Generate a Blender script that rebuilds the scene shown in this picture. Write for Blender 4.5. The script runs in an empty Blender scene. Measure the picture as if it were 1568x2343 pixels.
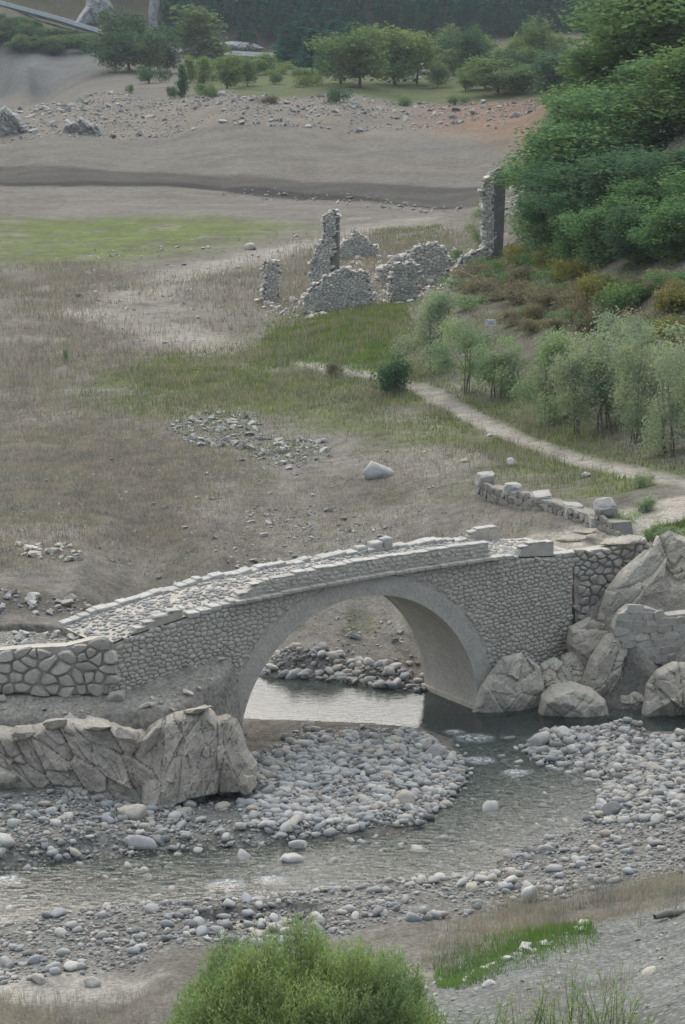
import bpy, bmesh, math, random
import numpy as np
from mathutils import Vector, Matrix
R = math.radians
rng = np.random.default_rng(7); random.seed(7)
scene = bpy.context.scene
COL = scene.collection
# ------------------------------------------------------------------ camera, sky, sun, exposure
CAM_H = 28.0; PITCH = R(11.5); FPX = 5435.0            # survey pixel unit: photograph at 1568 px wide
cd = bpy.data.cameras.new('camera'); cam = bpy.data.objects.new('camera', cd); COL.objects.link(cam)
cam.location = (0, 0, CAM_H); cam.rotation_euler = (R(90) - PITCH, 0, 0)
cd.sensor_fit = 'VERTICAL'; cd.sensor_height = 24.0; cd.lens = FPX / 2342 * 24.0
cd.clip_start = 0.5; cd.clip_end = 6000
scene.camera = cam
SUN_EL, SUN_AZ = 44.0, -12.0                              # degrees; azimuth measured from +Y towards +X (beyond the far hill)
world = bpy.data.worlds.new('World'); scene.world = world; world.use_nodes = True
wn = world.node_tree; bg = wn.nodes['Background']
sky = wn.nodes.new('ShaderNodeTexSky'); sky.sky_type = 'NISHITA'; sky.sun_disc = False
sky.sun_elevation = R(SUN_EL); sky.sun_rotation = R(SUN_AZ)
sky.air_density = 1.0; sky.dust_density = 5.0; sky.ozone_density = 1.0
wn.links.new(sky.outputs[0], bg.inputs[0]); bg.inputs[1].default_value = 0.08
sl = bpy.data.lights.new('sun', 'SUN'); sl.energy = 1.5; sl.angle = R(175); sl.color = (0.95, 1.0, 0.96)
sun = bpy.data.objects.new('sun', sl); COL.objects.link(sun)
sd_ = Vector((math.sin(R(SUN_AZ)) * math.cos(R(SUN_EL)), math.cos(R(SUN_AZ)) * math.cos(R(SUN_EL)), math.sin(R(SUN_EL))))
sun.rotation_euler = sd_.to_track_quat('Z', 'Y').to_euler(); sun.location = (0, 60, 80)
vs = scene.view_settings; vs.view_transform = 'Standard'; vs.look = 'None'; vs.gamma = 1; vs.use_curve_mapping = False
vs.exposure = 1.22
# ------------------------------------------------------------------ numeric helpers
def hsh(ix, iy, iz):
    n = (ix.astype(np.int64) * 374761393 + iy.astype(np.int64) * 668265263 + iz.astype(np.int64) * 1440662683) & 0xffffffff
    n = ((n ^ (n >> 13)) * 1274126177) & 0xffffffff
    n = ((n ^ (n >> 16)) * 2246822519) & 0xffffffff
    return ((n ^ (n >> 15)) & 0xffffff) / float(0xffffff)
def vnoise(x, y, z=0.0):
    x = np.asarray(x, float); y = np.asarray(y, float); z = np.broadcast_to(np.asarray(z, float), x.shape)
    fx, fy, fz = np.floor(x), np.floor(y), np.floor(z); tx, ty, tz = x - fx, y - fy, z - fz
    tx, ty, tz = [t * t * (3 - 2 * t) for t in (tx, ty, tz)]
    out = 0
    for a in (0, 1):
        for b in (0, 1):
            for c in (0, 1):
                out = out + hsh(fx + a, fy + b, fz + c) * (tx if a else 1 - tx) * (ty if b else 1 - ty) * (tz if c else 1 - tz)
    return out * 2 - 1
def fbm(x, y, z=0.0, o=4):
    s = 0; a = 0.5
    for i in range(o):
        f = 2.0 ** i
        s = s + a * vnoise(np.asarray(x) * f + 17.3 * i, np.asarray(y) * f - 9.1 * i, np.asarray(z) * f + 4.7 * i); a *= 0.5
    return s
def smooth(e0, e1, x):
    t = np.clip((x - e0) / (e1 - e0), 0, 1); return t * t * (3 - 2 * t)
def poly_sd(P, poly):
    """signed distance of points P (n,2) to polygon, positive inside"""
    poly = np.asarray(poly, float); x, y = P[:, 0], P[:, 1]
    d = np.full(len(P), 1e18); ins = np.zeros(len(P), bool)
    for i in range(len(poly)):
        a, b = poly[i], poly[(i + 1) % len(poly)]
        e = b - a; L = (e @ e) + 1e-12
        t = np.clip(((x - a[0]) * e[0] + (y - a[1]) * e[1]) / L, 0, 1)
        d = np.minimum(d, (x - a[0] - t * e[0]) ** 2 + (y - a[1] - t * e[1]) ** 2)
        c = ((a[1] > y) != (b[1] > y))
        with np.errstate(divide='ignore', invalid='ignore'):
            xi = (b[0] - a[0]) * (y - a[1]) / (b[1] - a[1] if b[1] != a[1] else 1e-12) + a[0]
        ins ^= c & (x < xi)
    d = np.sqrt(d); return np.where(ins, d, -d)
def line_d(P, pl):
    pl = np.asarray(pl, float); d = np.full(len(P), 1e18)
    for a, b in zip(pl[:-1], pl[1:]):
        e = b - a; t = np.clip(((P - a) @ e) / ((e @ e) + 1e-12), 0, 1)
        q = P - a - t[:, None] * e; d = np.minimum(d, (q * q).sum(1))
    return np.sqrt(d)
# ------------------------------------------------------------------ survey: sight lines -> ground points
def ray(px, py):
    px = np.asarray(px, float); py = np.asarray(py, float)
    a = (px - 784) / FPX; b = (1171 - py) / FPX
    return np.stack([a, math.cos(PITCH) + b * math.sin(PITCH), -math.sin(PITCH) + b * math.cos(PITCH)], -1)
def atz(px, py, z):
    d = ray(px, py); t = (np.asarray(z, float) - CAM_H) / d[..., 2]
    return d * t[..., None] + np.array([0, 0, CAM_H])
def proj(p):
    d = np.asarray(p, float) - np.array([0, 0, CAM_H])
    yc = d[..., 1] * math.cos(PITCH) - d[..., 2] * math.sin(PITCH); zc = d[..., 1] * math.sin(PITCH) + d[..., 2] * math.cos(PITCH)
    return 784 + FPX * d[..., 0] / yc, 1171 - FPX * zc / yc
CTRL = np.array([
 (0,2342,1.3),(350,2342,1.9),(0,2250,.5),(300,2230,.55),(0,2150,.1),(600,2130,.15),(800,2130,.4),(1000,2150,.8),(1000,2080,.4),(1300,2080,.8),
 (1300,2000,.4),(1568,2000,.8),(1568,1900,.4),(1500,1800,.3),(1450,1720,.25),(700,1700,.25),(900,1780,.3),(600,1850,.3),(300,1900,.2),(0,1900,.3),
 (0,1970,.1),(1050,2225,1.4),(1340,2125,1.6),(1568,2060,1.9),(1050,2260,1.8),(1350,2160,2.1),(1568,2100,2.4),(1568,2342,5),(1200,2342,4.2),(1000,2342,3.5),(700,2342,2.5),
 (600,1545,.05),(800,1562,.05),(960,1575,.05),(800,1500,.6),(800,1450,1.2),(800,1400,1.8),(950,1500,.7),(700,1320,2.6),(500,1290,2.9),(950,1330,2.7),
 (200,1290,2.9),(100,1375,2.5),(0,1300,3),(200,1100,3.2),(600,1100,3.3),(0,1000,3.3),(400,950,3.6),(700,1000,3.8),(850,1080,4),(1000,1180,4.2),
 (1100,1110,4.8),(1200,1150,4.9),(1310,1110,5.2),(1330,1215,5.7),(1440,1200,6.1),(1568,1200,6.4),(1568,1110,6.3),(1450,1085,5.8),(1200,1000,5),(1100,950,4.9),(950,880,4.8),
 (700,830,4.3),(560,790,4.2),(900,800,5.4),(800,740,5.6),(800,700,5.2),(650,700,4.6),(450,740,4.2),(300,700,3.9),(0,700,3.8),(0,800,3.6),(0,620,3.6),
 (400,610,3.8),(600,570,3.8),(300,550,3.3),(0,550,3.2),(700,540,3.8),(0,490,3),(500,490,3.1),(900,510,4.2),(1000,490,4.2),(0,425,2.4),(400,440,2.4),
 (700,462,2.4),(1050,478,3.2),(0,402,1.9),(500,428,1.6),(700,448,1.5),(1000,466,1.8),(300,382,3.0),(800,412,2.9),(1150,430,3.3),(300,350,4.3),(800,370,4.1),(1200,385,4.6),
 (0,335,4.8),(400,312,6.2),(800,322,6),(1240,330,6.4),(300,260,9),(800,270,9.5),(1240,270,10),(240,205,13.0),(500,212,14.0),(800,215,14.5),(1240,222,14.5),
 (100,240,11.0),(0,262,9),(800,195,15),(950,180,15.3),(1240,195,15.3),(300,175,14.4),(400,160,15.2),(1000,120,20),(600,130,18.5),(400,118,19.5),(260,85,25),(130,45,31.2),(0,10,36),
 (0,232,6),(90,236,6.2),(60,175,13.4),(150,160,15.4),(220,120,20.5),(60,120,20.8),(1250,120,22),
 (1300,1645,.0),(1500,1655,.0),(1400,1690,.2),(1568,1695,.25),(1250,1705,.2),(1150,1640,0),(1400,1740,.25),(1568,1760,.3),(300,1560,.0),(450,1600,.0),
 (1568,1000,6.4),(1568,900,7.5),(1568,780,9.5),(1568,650,12.2),(1400,650,11.2),(1300,640,9.6),(1240,600,8.5),(1568,500,14.3),(1400,500,12.5),(1300,500,10.5),(1300,400,12),(1568,300,19),
 (1400,250,18),(1400,800,7.5),(1400,900,6.3),(1400,1000,5.6),(1250,960,5.2),(1250,800,7),(1120,780,6.4),(1100,700,7.2),(1000,840,5.3),(1000,650,6),(1140,590,7),(1180,470,6.5),(1200,520,8.2)], float)
cw = atz(CTRL[:, 0], CTRL[:, 1], CTRL[:, 2])
cw = np.concatenate([cw, [(10.2,99.6,5.7),(12,101,5.9),(14,101.5,5.6),(10.2,97.4,1.2),(13.6,97.2,.9),(17,97.2,.9),(17,101.5,5.4),(20,104,6.2),(8.3,102.6,5.6),(7.2,104.5,4.7)]])
def feat(x, y):
    yy = np.clip(y, 52, 900); s = np.clip(x / np.maximum(yy, 1), -.2, .2)
    return np.stack([s * 9, np.log(yy) * 1.6], -1)
cf = feat(cw[:, 0], cw[:, 1]); nC = len(cf)
K = np.sqrt(((cf[:, None] - cf[None]) ** 2).sum(-1) + 1e-4)
A = np.zeros((nC + 3, nC + 3)); A[:nC, :nC] = K - np.eye(nC) * 0.012; A[:nC, nC] = 1; A[:nC, nC + 1:] = cf; A[nC, :nC] = 1; A[nC + 1:, :nC] = cf.T
WR = np.linalg.solve(A, np.concatenate([cw[:, 2], [0, 0, 0]]))
def rbf(x, y):
    out = np.empty(len(x)); f = feat(x, y)
    for i in range(0, len(x), 20000):
        q = f[i:i + 20000]
        k = np.sqrt(((q[:, None, :] - cf[None]) ** 2).sum(-1) + 1e-4)
        out[i:i + 20000] = k @ WR[:nC] + WR[nC] + q @ WR[nC + 1:]
    return out
# bridge frame: near face through P0, axis AX, across NX (away from camera)
TH = R(33); P0 = atz(1100., 1622., 0.); AX = np.array([math.cos(TH), math.sin(TH), 0]); NX = np.array([-math.sin(TH), math.cos(TH), 0])
def BR(u, v, z): return P0 + AX * u + NX * v + np.array([0, 0, z])
BW = 3.9
DECK = np.array([(-26, 4.7), (-20, 4.9), (-17.4, 5.3), (-16.3, 5.58), (-14, 5.95), (-11.65, 6.25), (-8.65, 6.4), (-5.3, 6.5), (.36, 6.5), (4.8, 6.1), (9, 6.1)])
def deck(u): return np.interp(u, DECK[:, 0], DECK[:, 1])
# water level and outlines (world XY)
def wz(y): return np.interp(y, [71, 90, 93], [-.32, -.1, 0])
def W0(pts, z=0.0):
    a = np.array(pts, float); return atz(a[:, 0], a[:, 1], z)[:, :2]
up = W0([(600,1548),(700,1553),(800,1565),(900,1578),(975,1582)])
near_up = W0([(970,1668),(850,1655),(700,1650),(555,1645)])
POOL = np.concatenate([[(-30, 97.5)], [(-12, 101)], up, [(5.2, 97.2)], [(6.5, 96.6)], W0([(1230,1612),(1400,1620),(1568,1628)]), [(22, 95)], [(22, 91.5)],
                       W0([(1568,1676),(1400,1672),(1290,1668),(1200,1690),(1150,1690),(1040,1690)]), near_up, [(-6.5, 92.3), (-12, 93.5), (-30, 92)]])
STREAM = W0([(1030,1670),(1190,1670),(1215,1745),(1290,1740),(1400,1790),(1365,1840),(1345,1890),(1260,1912),(1140,1960),(1130,1990),(1000,2005),(860,2022),(640,2045),(450,2065),(250,2085),(0,2112),(-160,2125),
             (-160,2000),(0,1980),(200,1955),(400,1940),(600,1925),(760,1915),(880,1905),(965,1885),(1000,1850),(1060,1795),(1062,1745)], -.1)
PUDDLE = W0([(480,2120),(560,2098),(640,2090),(720,2102),(700,2122),(600,2135),(520,2138)], 0.0)
# rock shelf under the left end, causeway, high right bank (world XY)
Lw = BR(-17.4, 0, 0)
SHELF = np.array([BR(-11.6, .3, 0)[:2], BR(-12.2, -1.3, 0)[:2], (-5.9, 85.6), (-9, 85.0), (-13.5, 85.1), (-22, 85.5), (-22, 92), BR(-17, 3.6, 0)[:2]])
CAUSE = np.array([BR(-17.2, .35, 0)[:2], Lw[:2] + np.array([0, .4]), (-13.5, Lw[1] + .45), (-24, Lw[1] + .45), (-24, 91.5), (-13, 91.0), BR(-17, BW, 0)[:2]])
RB = np.array([BR(5.0, 1.0, 0)[:2], BR(4.9, .5, 0)[:2], (9.8, 97.6), (13.6, 96.8), (17, 96.2), (40, 96), (60, 112), (20, 112), (8, 104.5)])
def Z(x, y, detail=True):
    x = np.asarray(x, float).ravel(); y = np.asarray(y, float).ravel(); P = np.stack([x, y], -1)
    z = rbf(x, y)
    near = np.maximum(52 - y, 0); z = z + np.where(y < 52, near * .36, 0)
    far = np.maximum(y - 880, 0); z = z + np.minimum(far, 420) * .55 * (1 + .25 * vnoise(x / 90, y / 90))
    if detail:
        a = np.clip(y / 100, .5, 6)
        z = z + .09 * fbm(x / 2.2, y / 2.2, o=3) * np.minimum(a, 2.5) + np.where(y > 330, .5 * fbm(x / 25, y / 25, o=3) * smooth(440, 520, y), 0)
    m = (y < 120) & (np.abs(x) < 45)
    if m.any():
        Q = P[m]; zz = z[m]; w = wz(Q[:, 1])
        sp = np.maximum(poly_sd(Q, POOL), poly_sd(Q, STREAM)); spud = poly_sd(Q, PUDDLE)
        bank = w + .04 + np.clip(-sp, 0, 1.2) * .16 + .04 * fbm(Q[:, 0] / .8, Q[:, 1] / .8, o=2)
        zz = np.where(sp < 0, np.maximum(zz, bank), zz)
        zz = np.where((sp < 0) & (sp > -1.0), bank * (1 - smooth(.2, 1.0, -sp)) + zz * smooth(.2, 1.0, -sp), zz)
        pd = smooth(91, 94, Q[:, 1])
        bed = w - .02 - np.minimum(np.maximum(sp, 0) * .3, .16 + .5 * pd)
        zz = np.where(sp >= 0, bed + .05 * fbm(Q[:, 0] / .6, Q[:, 1] / .6, o=2), zz)
        zz = np.where(spud > -.3, np.minimum(zz, .06 - .1 * np.clip(spud + .1, -.2, .5)), zz)
        s1 = poly_sd(Q, SHELF); sh = 2.75 + (Q[:, 1] - 85.2) * .36 + .12 * fbm(Q[:, 0] / .9, Q[:, 1] / .9, o=3)
        zz = np.where(s1 > -.1, np.maximum(zz, sh * smooth(-.1, .45, s1) + zz * (1 - smooth(-.1, .45, s1))), zz)
        s2 = poly_sd(Q, CAUSE); ca = 4.95 + .12 * fbm(Q[:, 0] / .7, Q[:, 1] / .7, o=3) + np.clip((Q[:, 0] + 11) * .08, -.3, .4)
        f = smooth(-.1, .35, s2); zz = np.where(s2 > -.1, ca * f + zz * (1 - f), zz)
        # keep the ground out of the arch and below the deck
        ub = (Q - P0[:2]) @ AX[:2]; vb = (Q - P0[:2]) @ NX[:2]
        on = (ub > 1.0) & (ub < 5.2) & (vb > .3) & (vb < BW - .1); zz = np.where(on, np.minimum(zz, deck(ub) - .5), zz)
        on = (ub > -16) & (ub < -11.5) & (vb > .3) & (vb < BW - .1); zz = np.where(on, np.minimum(zz, deck(ub) - .5), zz)
        on = (ub > .1) & (ub < 5.4) & (vb > -3.2) & (vb <= .3); zz = np.where(on, np.minimum(zz, .1 + np.maximum(ub - 1.5, 0) * .35 + np.maximum(vb + 1.5, 0) * .3), zz)
        z[m] = zz
    return z
_T = np.concatenate([np.linspace(45, 125, 320), np.geomspace(125.5, 1400, 420)])
def G(px, py):
    """where the sight line through a survey pixel first meets the ground"""
    px = np.atleast_1d(np.asarray(px, float)); py = np.atleast_1d(np.asarray(py, float)); d = ray(px, py)
    out = np.zeros((len(px), 3))
    for i in range(len(px)):
        D = d[i] / d[i][1]; pts = D[None] * _T[:, None] + np.array([0, 0, CAM_H])
        g = Z(pts[:, 0], pts[:, 1], False); k = np.nonzero(pts[:, 2] < g)[0]
        k = k[0] if len(k) else len(_T) - 1
        a0 = pts[max(k - 1, 0), 2] - g[max(k - 1, 0)]; a1 = pts[k, 2] - g[k]
        t = a0 / (a0 - a1 + 1e-9) if k else 0
        t = min(max(t, 0), 1)
        q = pts[max(k - 1, 0)] * (1 - t) + pts[k] * t; out[i] = q
    out[:, 2] = Z(out[:, 0], out[:, 1]); return out
def G1(px, py): return G([px], [py])[0]
def GP(pts): a = np.array(pts, float); return G(a[:, 0], a[:, 1])[:, :2]
# ------------------------------------------------------------------ mesh and material helpers
def mesh(name, V, F, smooth_=False, attrs=None):
    V = np.asarray(V, np.float32); me = bpy.data.meshes.new(name)
    if isinstance(F, np.ndarray):
        n, k = F.shape; me.vertices.add(len(V)); me.vertices.foreach_set('co', V.ravel())
        me.loops.add(n * k); me.loops.foreach_set('vertex_index', F.astype(np.int32).ravel())
        me.polygons.add(n); me.polygons.foreach_set('loop_start', np.arange(0, n * k, k, dtype=np.int32))
        me.update(calc_edges=True)
    else:
        me.from_pydata([tuple(map(float, v)) for v in V], [], F); me.update()
    me.polygons.foreach_set('use_smooth', np.full(len(me.polygons), bool(smooth_)))
    for k_, arr in (attrs or {}).items():
        if arr.ndim == 2:
            at = me.attributes.new(k_, 'FLOAT_COLOR', 'POINT'); c = np.ones((len(V), 4), np.float32); c[:, :3] = arr; at.data.foreach_set('color', c.ravel())
        else:
            at = me.attributes.new(k_, 'FLOAT', 'POINT'); at.data.foreach_set('value', arr.astype(np.float32))
    return me
def obj(name, me, mat=None, parent=None, loc=None, rot=None, scale=None):
    o = bpy.data.objects.new(name, me); COL.objects.link(o)
    if mat is not None and me is not None and len(me.materials) == 0: me.materials.append(mat)
    if parent is not None: o.parent = parent
    if loc is not None: o.location = loc
    if rot is not None: o.rotation_euler = rot
    if scale is not None: o.scale = scale if hasattr(scale, '__len__') else (scale,) * 3
    return o
def tag(o, label=None, cat=None, group=None, kind=None):
    if label: o['label'] = label
    if cat: o['category'] = cat
    if group: o['group'] = group
    if kind: o['kind'] = kind
    return o
def thing(name, loc, label, cat, group=None, rz=0.0):
    o = bpy.data.objects.new(name, None); COL.objects.link(o); o.location = loc; o.rotation_euler = (0, 0, rz); o.empty_display_size = .3
    return tag(o, label, cat, group)
def node(nt, t, **kw):
    n = nt.nodes.new(t)
    for k, v in kw.items():
        if k.startswith('i_'):
            s = k[2:]; s = int(s) if s.isdigit() else s
            n.inputs[s].default_value = v
        else: setattr(n, k, v)
    return n
def ramp(nt, fac, cols, pos=None, interp='LINEAR'):
    r = nt.nodes.new('ShaderNodeValToRGB'); e = r.color_ramp; e.interpolation = interp
    pos = pos or [i / (len(cols) - 1) for i in range(len(cols))]
    while len(e.elements) < len(cols): e.elements.new(.5)
    for el, c, p in zip(e.elements, cols, pos): el.position = p; el.color = (*c, 1) if len(c) == 3 else c
    nt.links.new(fac, r.inputs[0]); return r.outputs[0]
def new_mat(name):
    m = bpy.data.materials.new(name); m.use_nodes = True; nt = m.node_tree
    return m, nt, nt.nodes['Principled BSDF'], nt.nodes['Material Output']
def island_random(nt):
    g = node(nt, 'ShaderNodeNewGeometry'); oi = node(nt, 'ShaderNodeObjectInfo')
    a = node(nt, 'ShaderNodeMath', operation='ADD'); nt.links.new(g.outputs['Random Per Island'], a.inputs[0]); nt.links.new(oi.outputs['Random'], a.inputs[1])
    f = node(nt, 'ShaderNodeMath', operation='FRACT'); nt.links.new(a.outputs[0], f.inputs[0]); return f.outputs[0]
def mixc(nt, fac, a, b, mode='MIX'):
    m = node(nt, 'ShaderNodeMix', data_type='RGBA', blend_type=mode)
    for s, v in ((0, fac), (6, a), (7, b)):
        if hasattr(v, 'links') or hasattr(v, 'is_linked'): nt.links.new(v, m.inputs[s])
        elif s == 0: m.inputs[0].default_value = v
        else: m.inputs[s].default_value = (*v, 1)
    return m.outputs[2]
def noise_tex(nt, scale, detail=5, rough=.6, coord='pos', dist=0.0):
    if coord == 'pos': c = node(nt, 'ShaderNodeNewGeometry').outputs['Position']
    else: c = node(nt, 'ShaderNodeTexCoord').outputs['Object']
    n = node(nt, 'ShaderNodeTexNoise'); n.inputs['Scale'].default_value = scale; n.inputs['Detail'].default_value = detail
    n.inputs['Roughness'].default_value = rough; n.inputs['Distortion'].default_value = dist; nt.links.new(c, n.inputs['Vector']); return n.outputs[0]
def bump(nt, h, bs, strength=.5, dist=.03):
    b = node(nt, 'ShaderNodeBump'); b.inputs['Strength'].default_value = strength; b.inputs['Distance'].default_value = dist
    nt.links.new(h, b.inputs['Height']); nt.links.new(b.outputs[0], bs.inputs['Normal'])
def rock_mat(name, cols, mottle=(.7, 1.25), scale=3.0, bstr=.5, bdist=.04, rough=.9, pos=None, wet=False, coat=None):
    m, nt, bs, out = new_mat(name)
    c = ramp(nt, island_random(nt), cols, pos)
    n1 = noise_tex(nt, scale, 6, .65); n2 = noise_tex(nt, scale * 7, 4, .6)
    mm = ramp(nt, n1, [(mottle[0],) * 3, (1, 1, 1), (mottle[1],) * 3], [.3, .5, .7])
    c = mixc(nt, 1.0, c, mm, 'MULTIPLY')
    m2 = ramp(nt, n2, [(.82,) * 3, (1.12,) * 3], [.35, .65]); c = mixc(nt, 1.0, c, m2, 'MULTIPLY')
    if coat:                                              # pale dried silt that settled on the stone
        f = ramp(nt, noise_tex(nt, .9, 5, .7), [(0, 0, 0), (1, 1, 1)], [.42, .6]); c = mixc(nt, f, c, coat)
    nt.links.new(c, bs.inputs['Base Color']); bs.inputs['Roughness'].default_value = rough
    bs.inputs['Specular IOR Level'].default_value = .25
    ad = node(nt, 'ShaderNodeMath', operation='MULTIPLY_ADD'); nt.links.new(n2, ad.inputs[0]); ad.inputs[1].default_value = .35; nt.links.new(n1, ad.inputs[2])
    bump(nt, ad.outputs[0], bs, bstr, bdist); return m
def leaf_mat(name, cols, trans=.4, pos=None):
    m, nt, bs, out = new_mat(name); nt.nodes.remove(bs)
    c = ramp(nt, island_random(nt), cols, pos)
    n = noise_tex(nt, .55, 3, .6); mm = ramp(nt, n, [(.72, .78, .8), (1.22, 1.15, .95)], [.35, .65]); c = mixc(nt, 1.0, c, mm, 'MULTIPLY')
    d = node(nt, 'ShaderNodeBsdfDiffuse'); t = node(nt, 'ShaderNodeBsdfTranslucent'); x = node(nt, 'ShaderNodeMixShader'); x.inputs[0].default_value = trans
    nt.links.new(c, d.inputs[0]); nt.links.new(c, t.inputs[0]); nt.links.new(d.outputs[0], x.inputs[1]); nt.links.new(t.outputs[0], x.inputs[2]); nt.links.new(x.outputs[0], out.inputs[0]); return m
def plain_mat(name, col, rough=.8, var=.25, scale=2.0, bstr=.2):
    m, nt, bs, out = new_mat(name); n = noise_tex(nt, scale, 5, .6)
    mm = ramp(nt, n, [tuple(c * (1 - var) for c in col), tuple(min(c * (1 + var), 1) for c in col)], [.3, .7]); nt.links.new(mm, bs.inputs['Base Color'])
    bs.inputs['Roughness'].default_value = rough; bs.inputs['Specular IOR Level'].default_value = .2; bump(nt, n, bs, bstr, .02); return m
# ------------------------------------------------------------------ materials
M = {}
def ground_material():
    m, nt, bs, out = new_mat('earth')
    at = node(nt, 'ShaderNodeAttribute', attribute_name='soil'); ga = node(nt, 'ShaderNodeAttribute', attribute_name='grit')
    c = at.outputs['Color']
    big = noise_tex(nt, .12, 4, .62); mid = noise_tex(nt, 1.1, 4, .7); fine = noise_tex(nt, 7.0, 2, .7)
    c = mixc(nt, 1.0, c, ramp(nt, big, [(.80, .79, .77), (1.17, 1.17, 1.17)], [.32, .68]), 'MULTIPLY')
    c = mixc(nt, 1.0, c, ramp(nt, mid, [(.66, .65, .64), (1.0, 1.0, 1.0), (1.28, 1.27, 1.25)], [.32, .5, .68]), 'MULTIPLY')
    c = mixc(nt, 1.0, c, ramp(nt, fine, [(.7,) * 3, (1.3,) * 3], [.33, .67]), 'MULTIPLY')
    v = node(nt, 'ShaderNodeTexVoronoi'); v.inputs['Scale'].default_value = 5.5; g = node(nt, 'ShaderNodeNewGeometry'); nt.links.new(g.outputs['Position'], v.inputs['Vector'])
    vb = node(nt, 'ShaderNodeSeparateColor'); nt.links.new(v.outputs['Color'], vb.inputs[0])
    peb = mixc(nt, vb.outputs[0], (.10, .105, .105), (.30, .30, .29))
    pm = ramp(nt, v.outputs['Distance'], [(1, 1, 1), (0, 0, 0)], [.38, .55]); pf = node(nt, 'ShaderNodeMath', operation='MULTIPLY'); nt.links.new(pm, pf.inputs[0]); nt.links.new(ga.outputs['Fac'], pf.inputs[1])
    c = mixc(nt, pf.outputs[0], c, peb)
    nt.links.new(c, bs.inputs['Base Color']); bs.inputs['Roughness'].default_value = .95; bs.inputs['Specular IOR Level'].default_value = .12
    ad = node(nt, 'ShaderNodeMath', operation='MULTIPLY_ADD'); nt.links.new(fine, ad.inputs[0]); ad.inputs[1].default_value = .3; nt.links.new(mid, ad.inputs[2])
    bump(nt, ad.outputs[0], bs, .6, .12); return m
M['ground'] = ground_material()
def water_material():
    m, nt, bs, out = new_mat('stream_water'); nt.nodes.remove(bs)
    g = node(nt, 'ShaderNodeNewGeometry'); mp = node(nt, 'ShaderNodeMapping'); mp.inputs['Scale'].default_value = (.9, 2.0, 1); mp.inputs['Rotation'].default_value = (0, 0, R(-14)); nt.links.new(g.outputs['Position'], mp.inputs[0])
    n = node(nt, 'ShaderNodeTexNoise'); n.inputs['Scale'].default_value = 2.6; n.inputs['Detail'].default_value = 4; n.inputs['Roughness'].default_value = .55; n.inputs['Distortion'].default_value = .6; nt.links.new(mp.outputs[0], n.inputs[0])
    at = node(nt, 'ShaderNodeAttribute', attribute_name='flow'); fo = node(nt, 'ShaderNodeAttribute', attribute_name='foam'); dp = node(nt, 'ShaderNodeAttribute', attribute_name='deep')
    b = node(nt, 'ShaderNodeBump'); b.inputs['Distance'].default_value = .11; nt.links.new(at.outputs['Fac'], b.inputs['Strength']); nt.links.new(n.outputs[0], b.inputs['Height'])
    gl = node(nt, 'ShaderNodeBsdfGlossy'); gl.inputs['Roughness'].default_value = .06; nt.links.new(b.outputs[0], gl.inputs['Normal'])
    tcol = mixc(nt, dp.outputs['Fac'], (.76, .84, .82), (.20, .27, .25)); tr = node(nt, 'ShaderNodeBsdfTransparent'); nt.links.new(tcol, tr.inputs[0])
    silt = node(nt, 'ShaderNodeBsdfDiffuse'); silt.inputs[0].default_value = (.155, .20, .19, 1)
    body = node(nt, 'ShaderNodeMixShader'); sm = node(nt, 'ShaderNodeMath', operation='MULTIPLY_ADD'); nt.links.new(dp.outputs['Fac'], sm.inputs[0]); sm.inputs[1].default_value = .0; sm.inputs[2].default_value = .14
    nt.links.new(sm.outputs[0], body.inputs[0]); nt.links.new(tr.outputs[0], body.inputs[1]); nt.links.new(silt.outputs[0], body.inputs[2])
    fr = node(nt, 'ShaderNodeFresnel'); fr.inputs[0].default_value = 1.46; nt.links.new(b.outputs[0], fr.inputs['Normal'])
    x = node(nt, 'ShaderNodeMixShader'); nt.links.new(fr.outputs[0], x.inputs[0]); nt.links.new(body.outputs[0], x.inputs[1]); nt.links.new(gl.outputs[0], x.inputs[2])
    n2 = noise_tex(nt, 5, 5, .7, dist=1.0); fm = ramp(nt, n2, [(0, 0, 0), (.7, .7, .7)], [.40, .72]); fx = node(nt, 'ShaderNodeMath', operation='MULTIPLY'); nt.links.new(fm, fx.inputs[0]); nt.links.new(fo.outputs['Fac'], fx.inputs[1])
    wd = node(nt, 'ShaderNodeBsdfDiffuse'); wd.inputs[0].default_value = (.75, .8, .83, 1); y = node(nt, 'ShaderNodeMixShader')
    nt.links.new(fx.outputs[0], y.inputs[0]); nt.links.new(x.outputs[0], y.inputs[1]); nt.links.new(wd.outputs[0], y.inputs[2]); nt.links.new(y.outputs[0], out.inputs[0]); return m
M['water'] = water_material()
M['mudstone'] = rock_mat('silt_coated_masonry', [(0.404, 0.377, 0.325), (0.441, 0.411, 0.359), (0.473, 0.439, 0.383), (0.425, 0.396, 0.344)], (.84, 1.12), 2.2, .35, .03)
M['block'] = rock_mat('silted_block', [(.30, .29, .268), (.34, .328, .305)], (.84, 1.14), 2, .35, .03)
M['ring'] = rock_mat('silt_plastered_ring', [(0.415, 0.387, 0.339), (0.420, 0.392, 0.343)], (.86, 1.1), 1.4, .3, .03)
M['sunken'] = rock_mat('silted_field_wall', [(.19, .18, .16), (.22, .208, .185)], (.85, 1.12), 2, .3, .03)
M['mudcore'] = rock_mat('silted_mortar', [(0.394, 0.362, 0.310), (0.420, 0.388, 0.335)], (.8, 1.15), 2.0, .5, .04)
M['drystone'] = rock_mat('dry_stone', [(0.347, 0.326, 0.286), (0.415, 0.388, 0.341), (0.462, 0.428, 0.380), (0.389, 0.362, 0.318)], (.78, 1.2), 2.5, .5, .04)
M['pale_slab'] = rock_mat('pale_flagstone', [(0.333, 0.329, 0.305), (0.387, 0.378, 0.353), (0.432, 0.423, 0.391), (0.360, 0.347, 0.318)], (.82, 1.15), 3, .4, .03)
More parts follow.
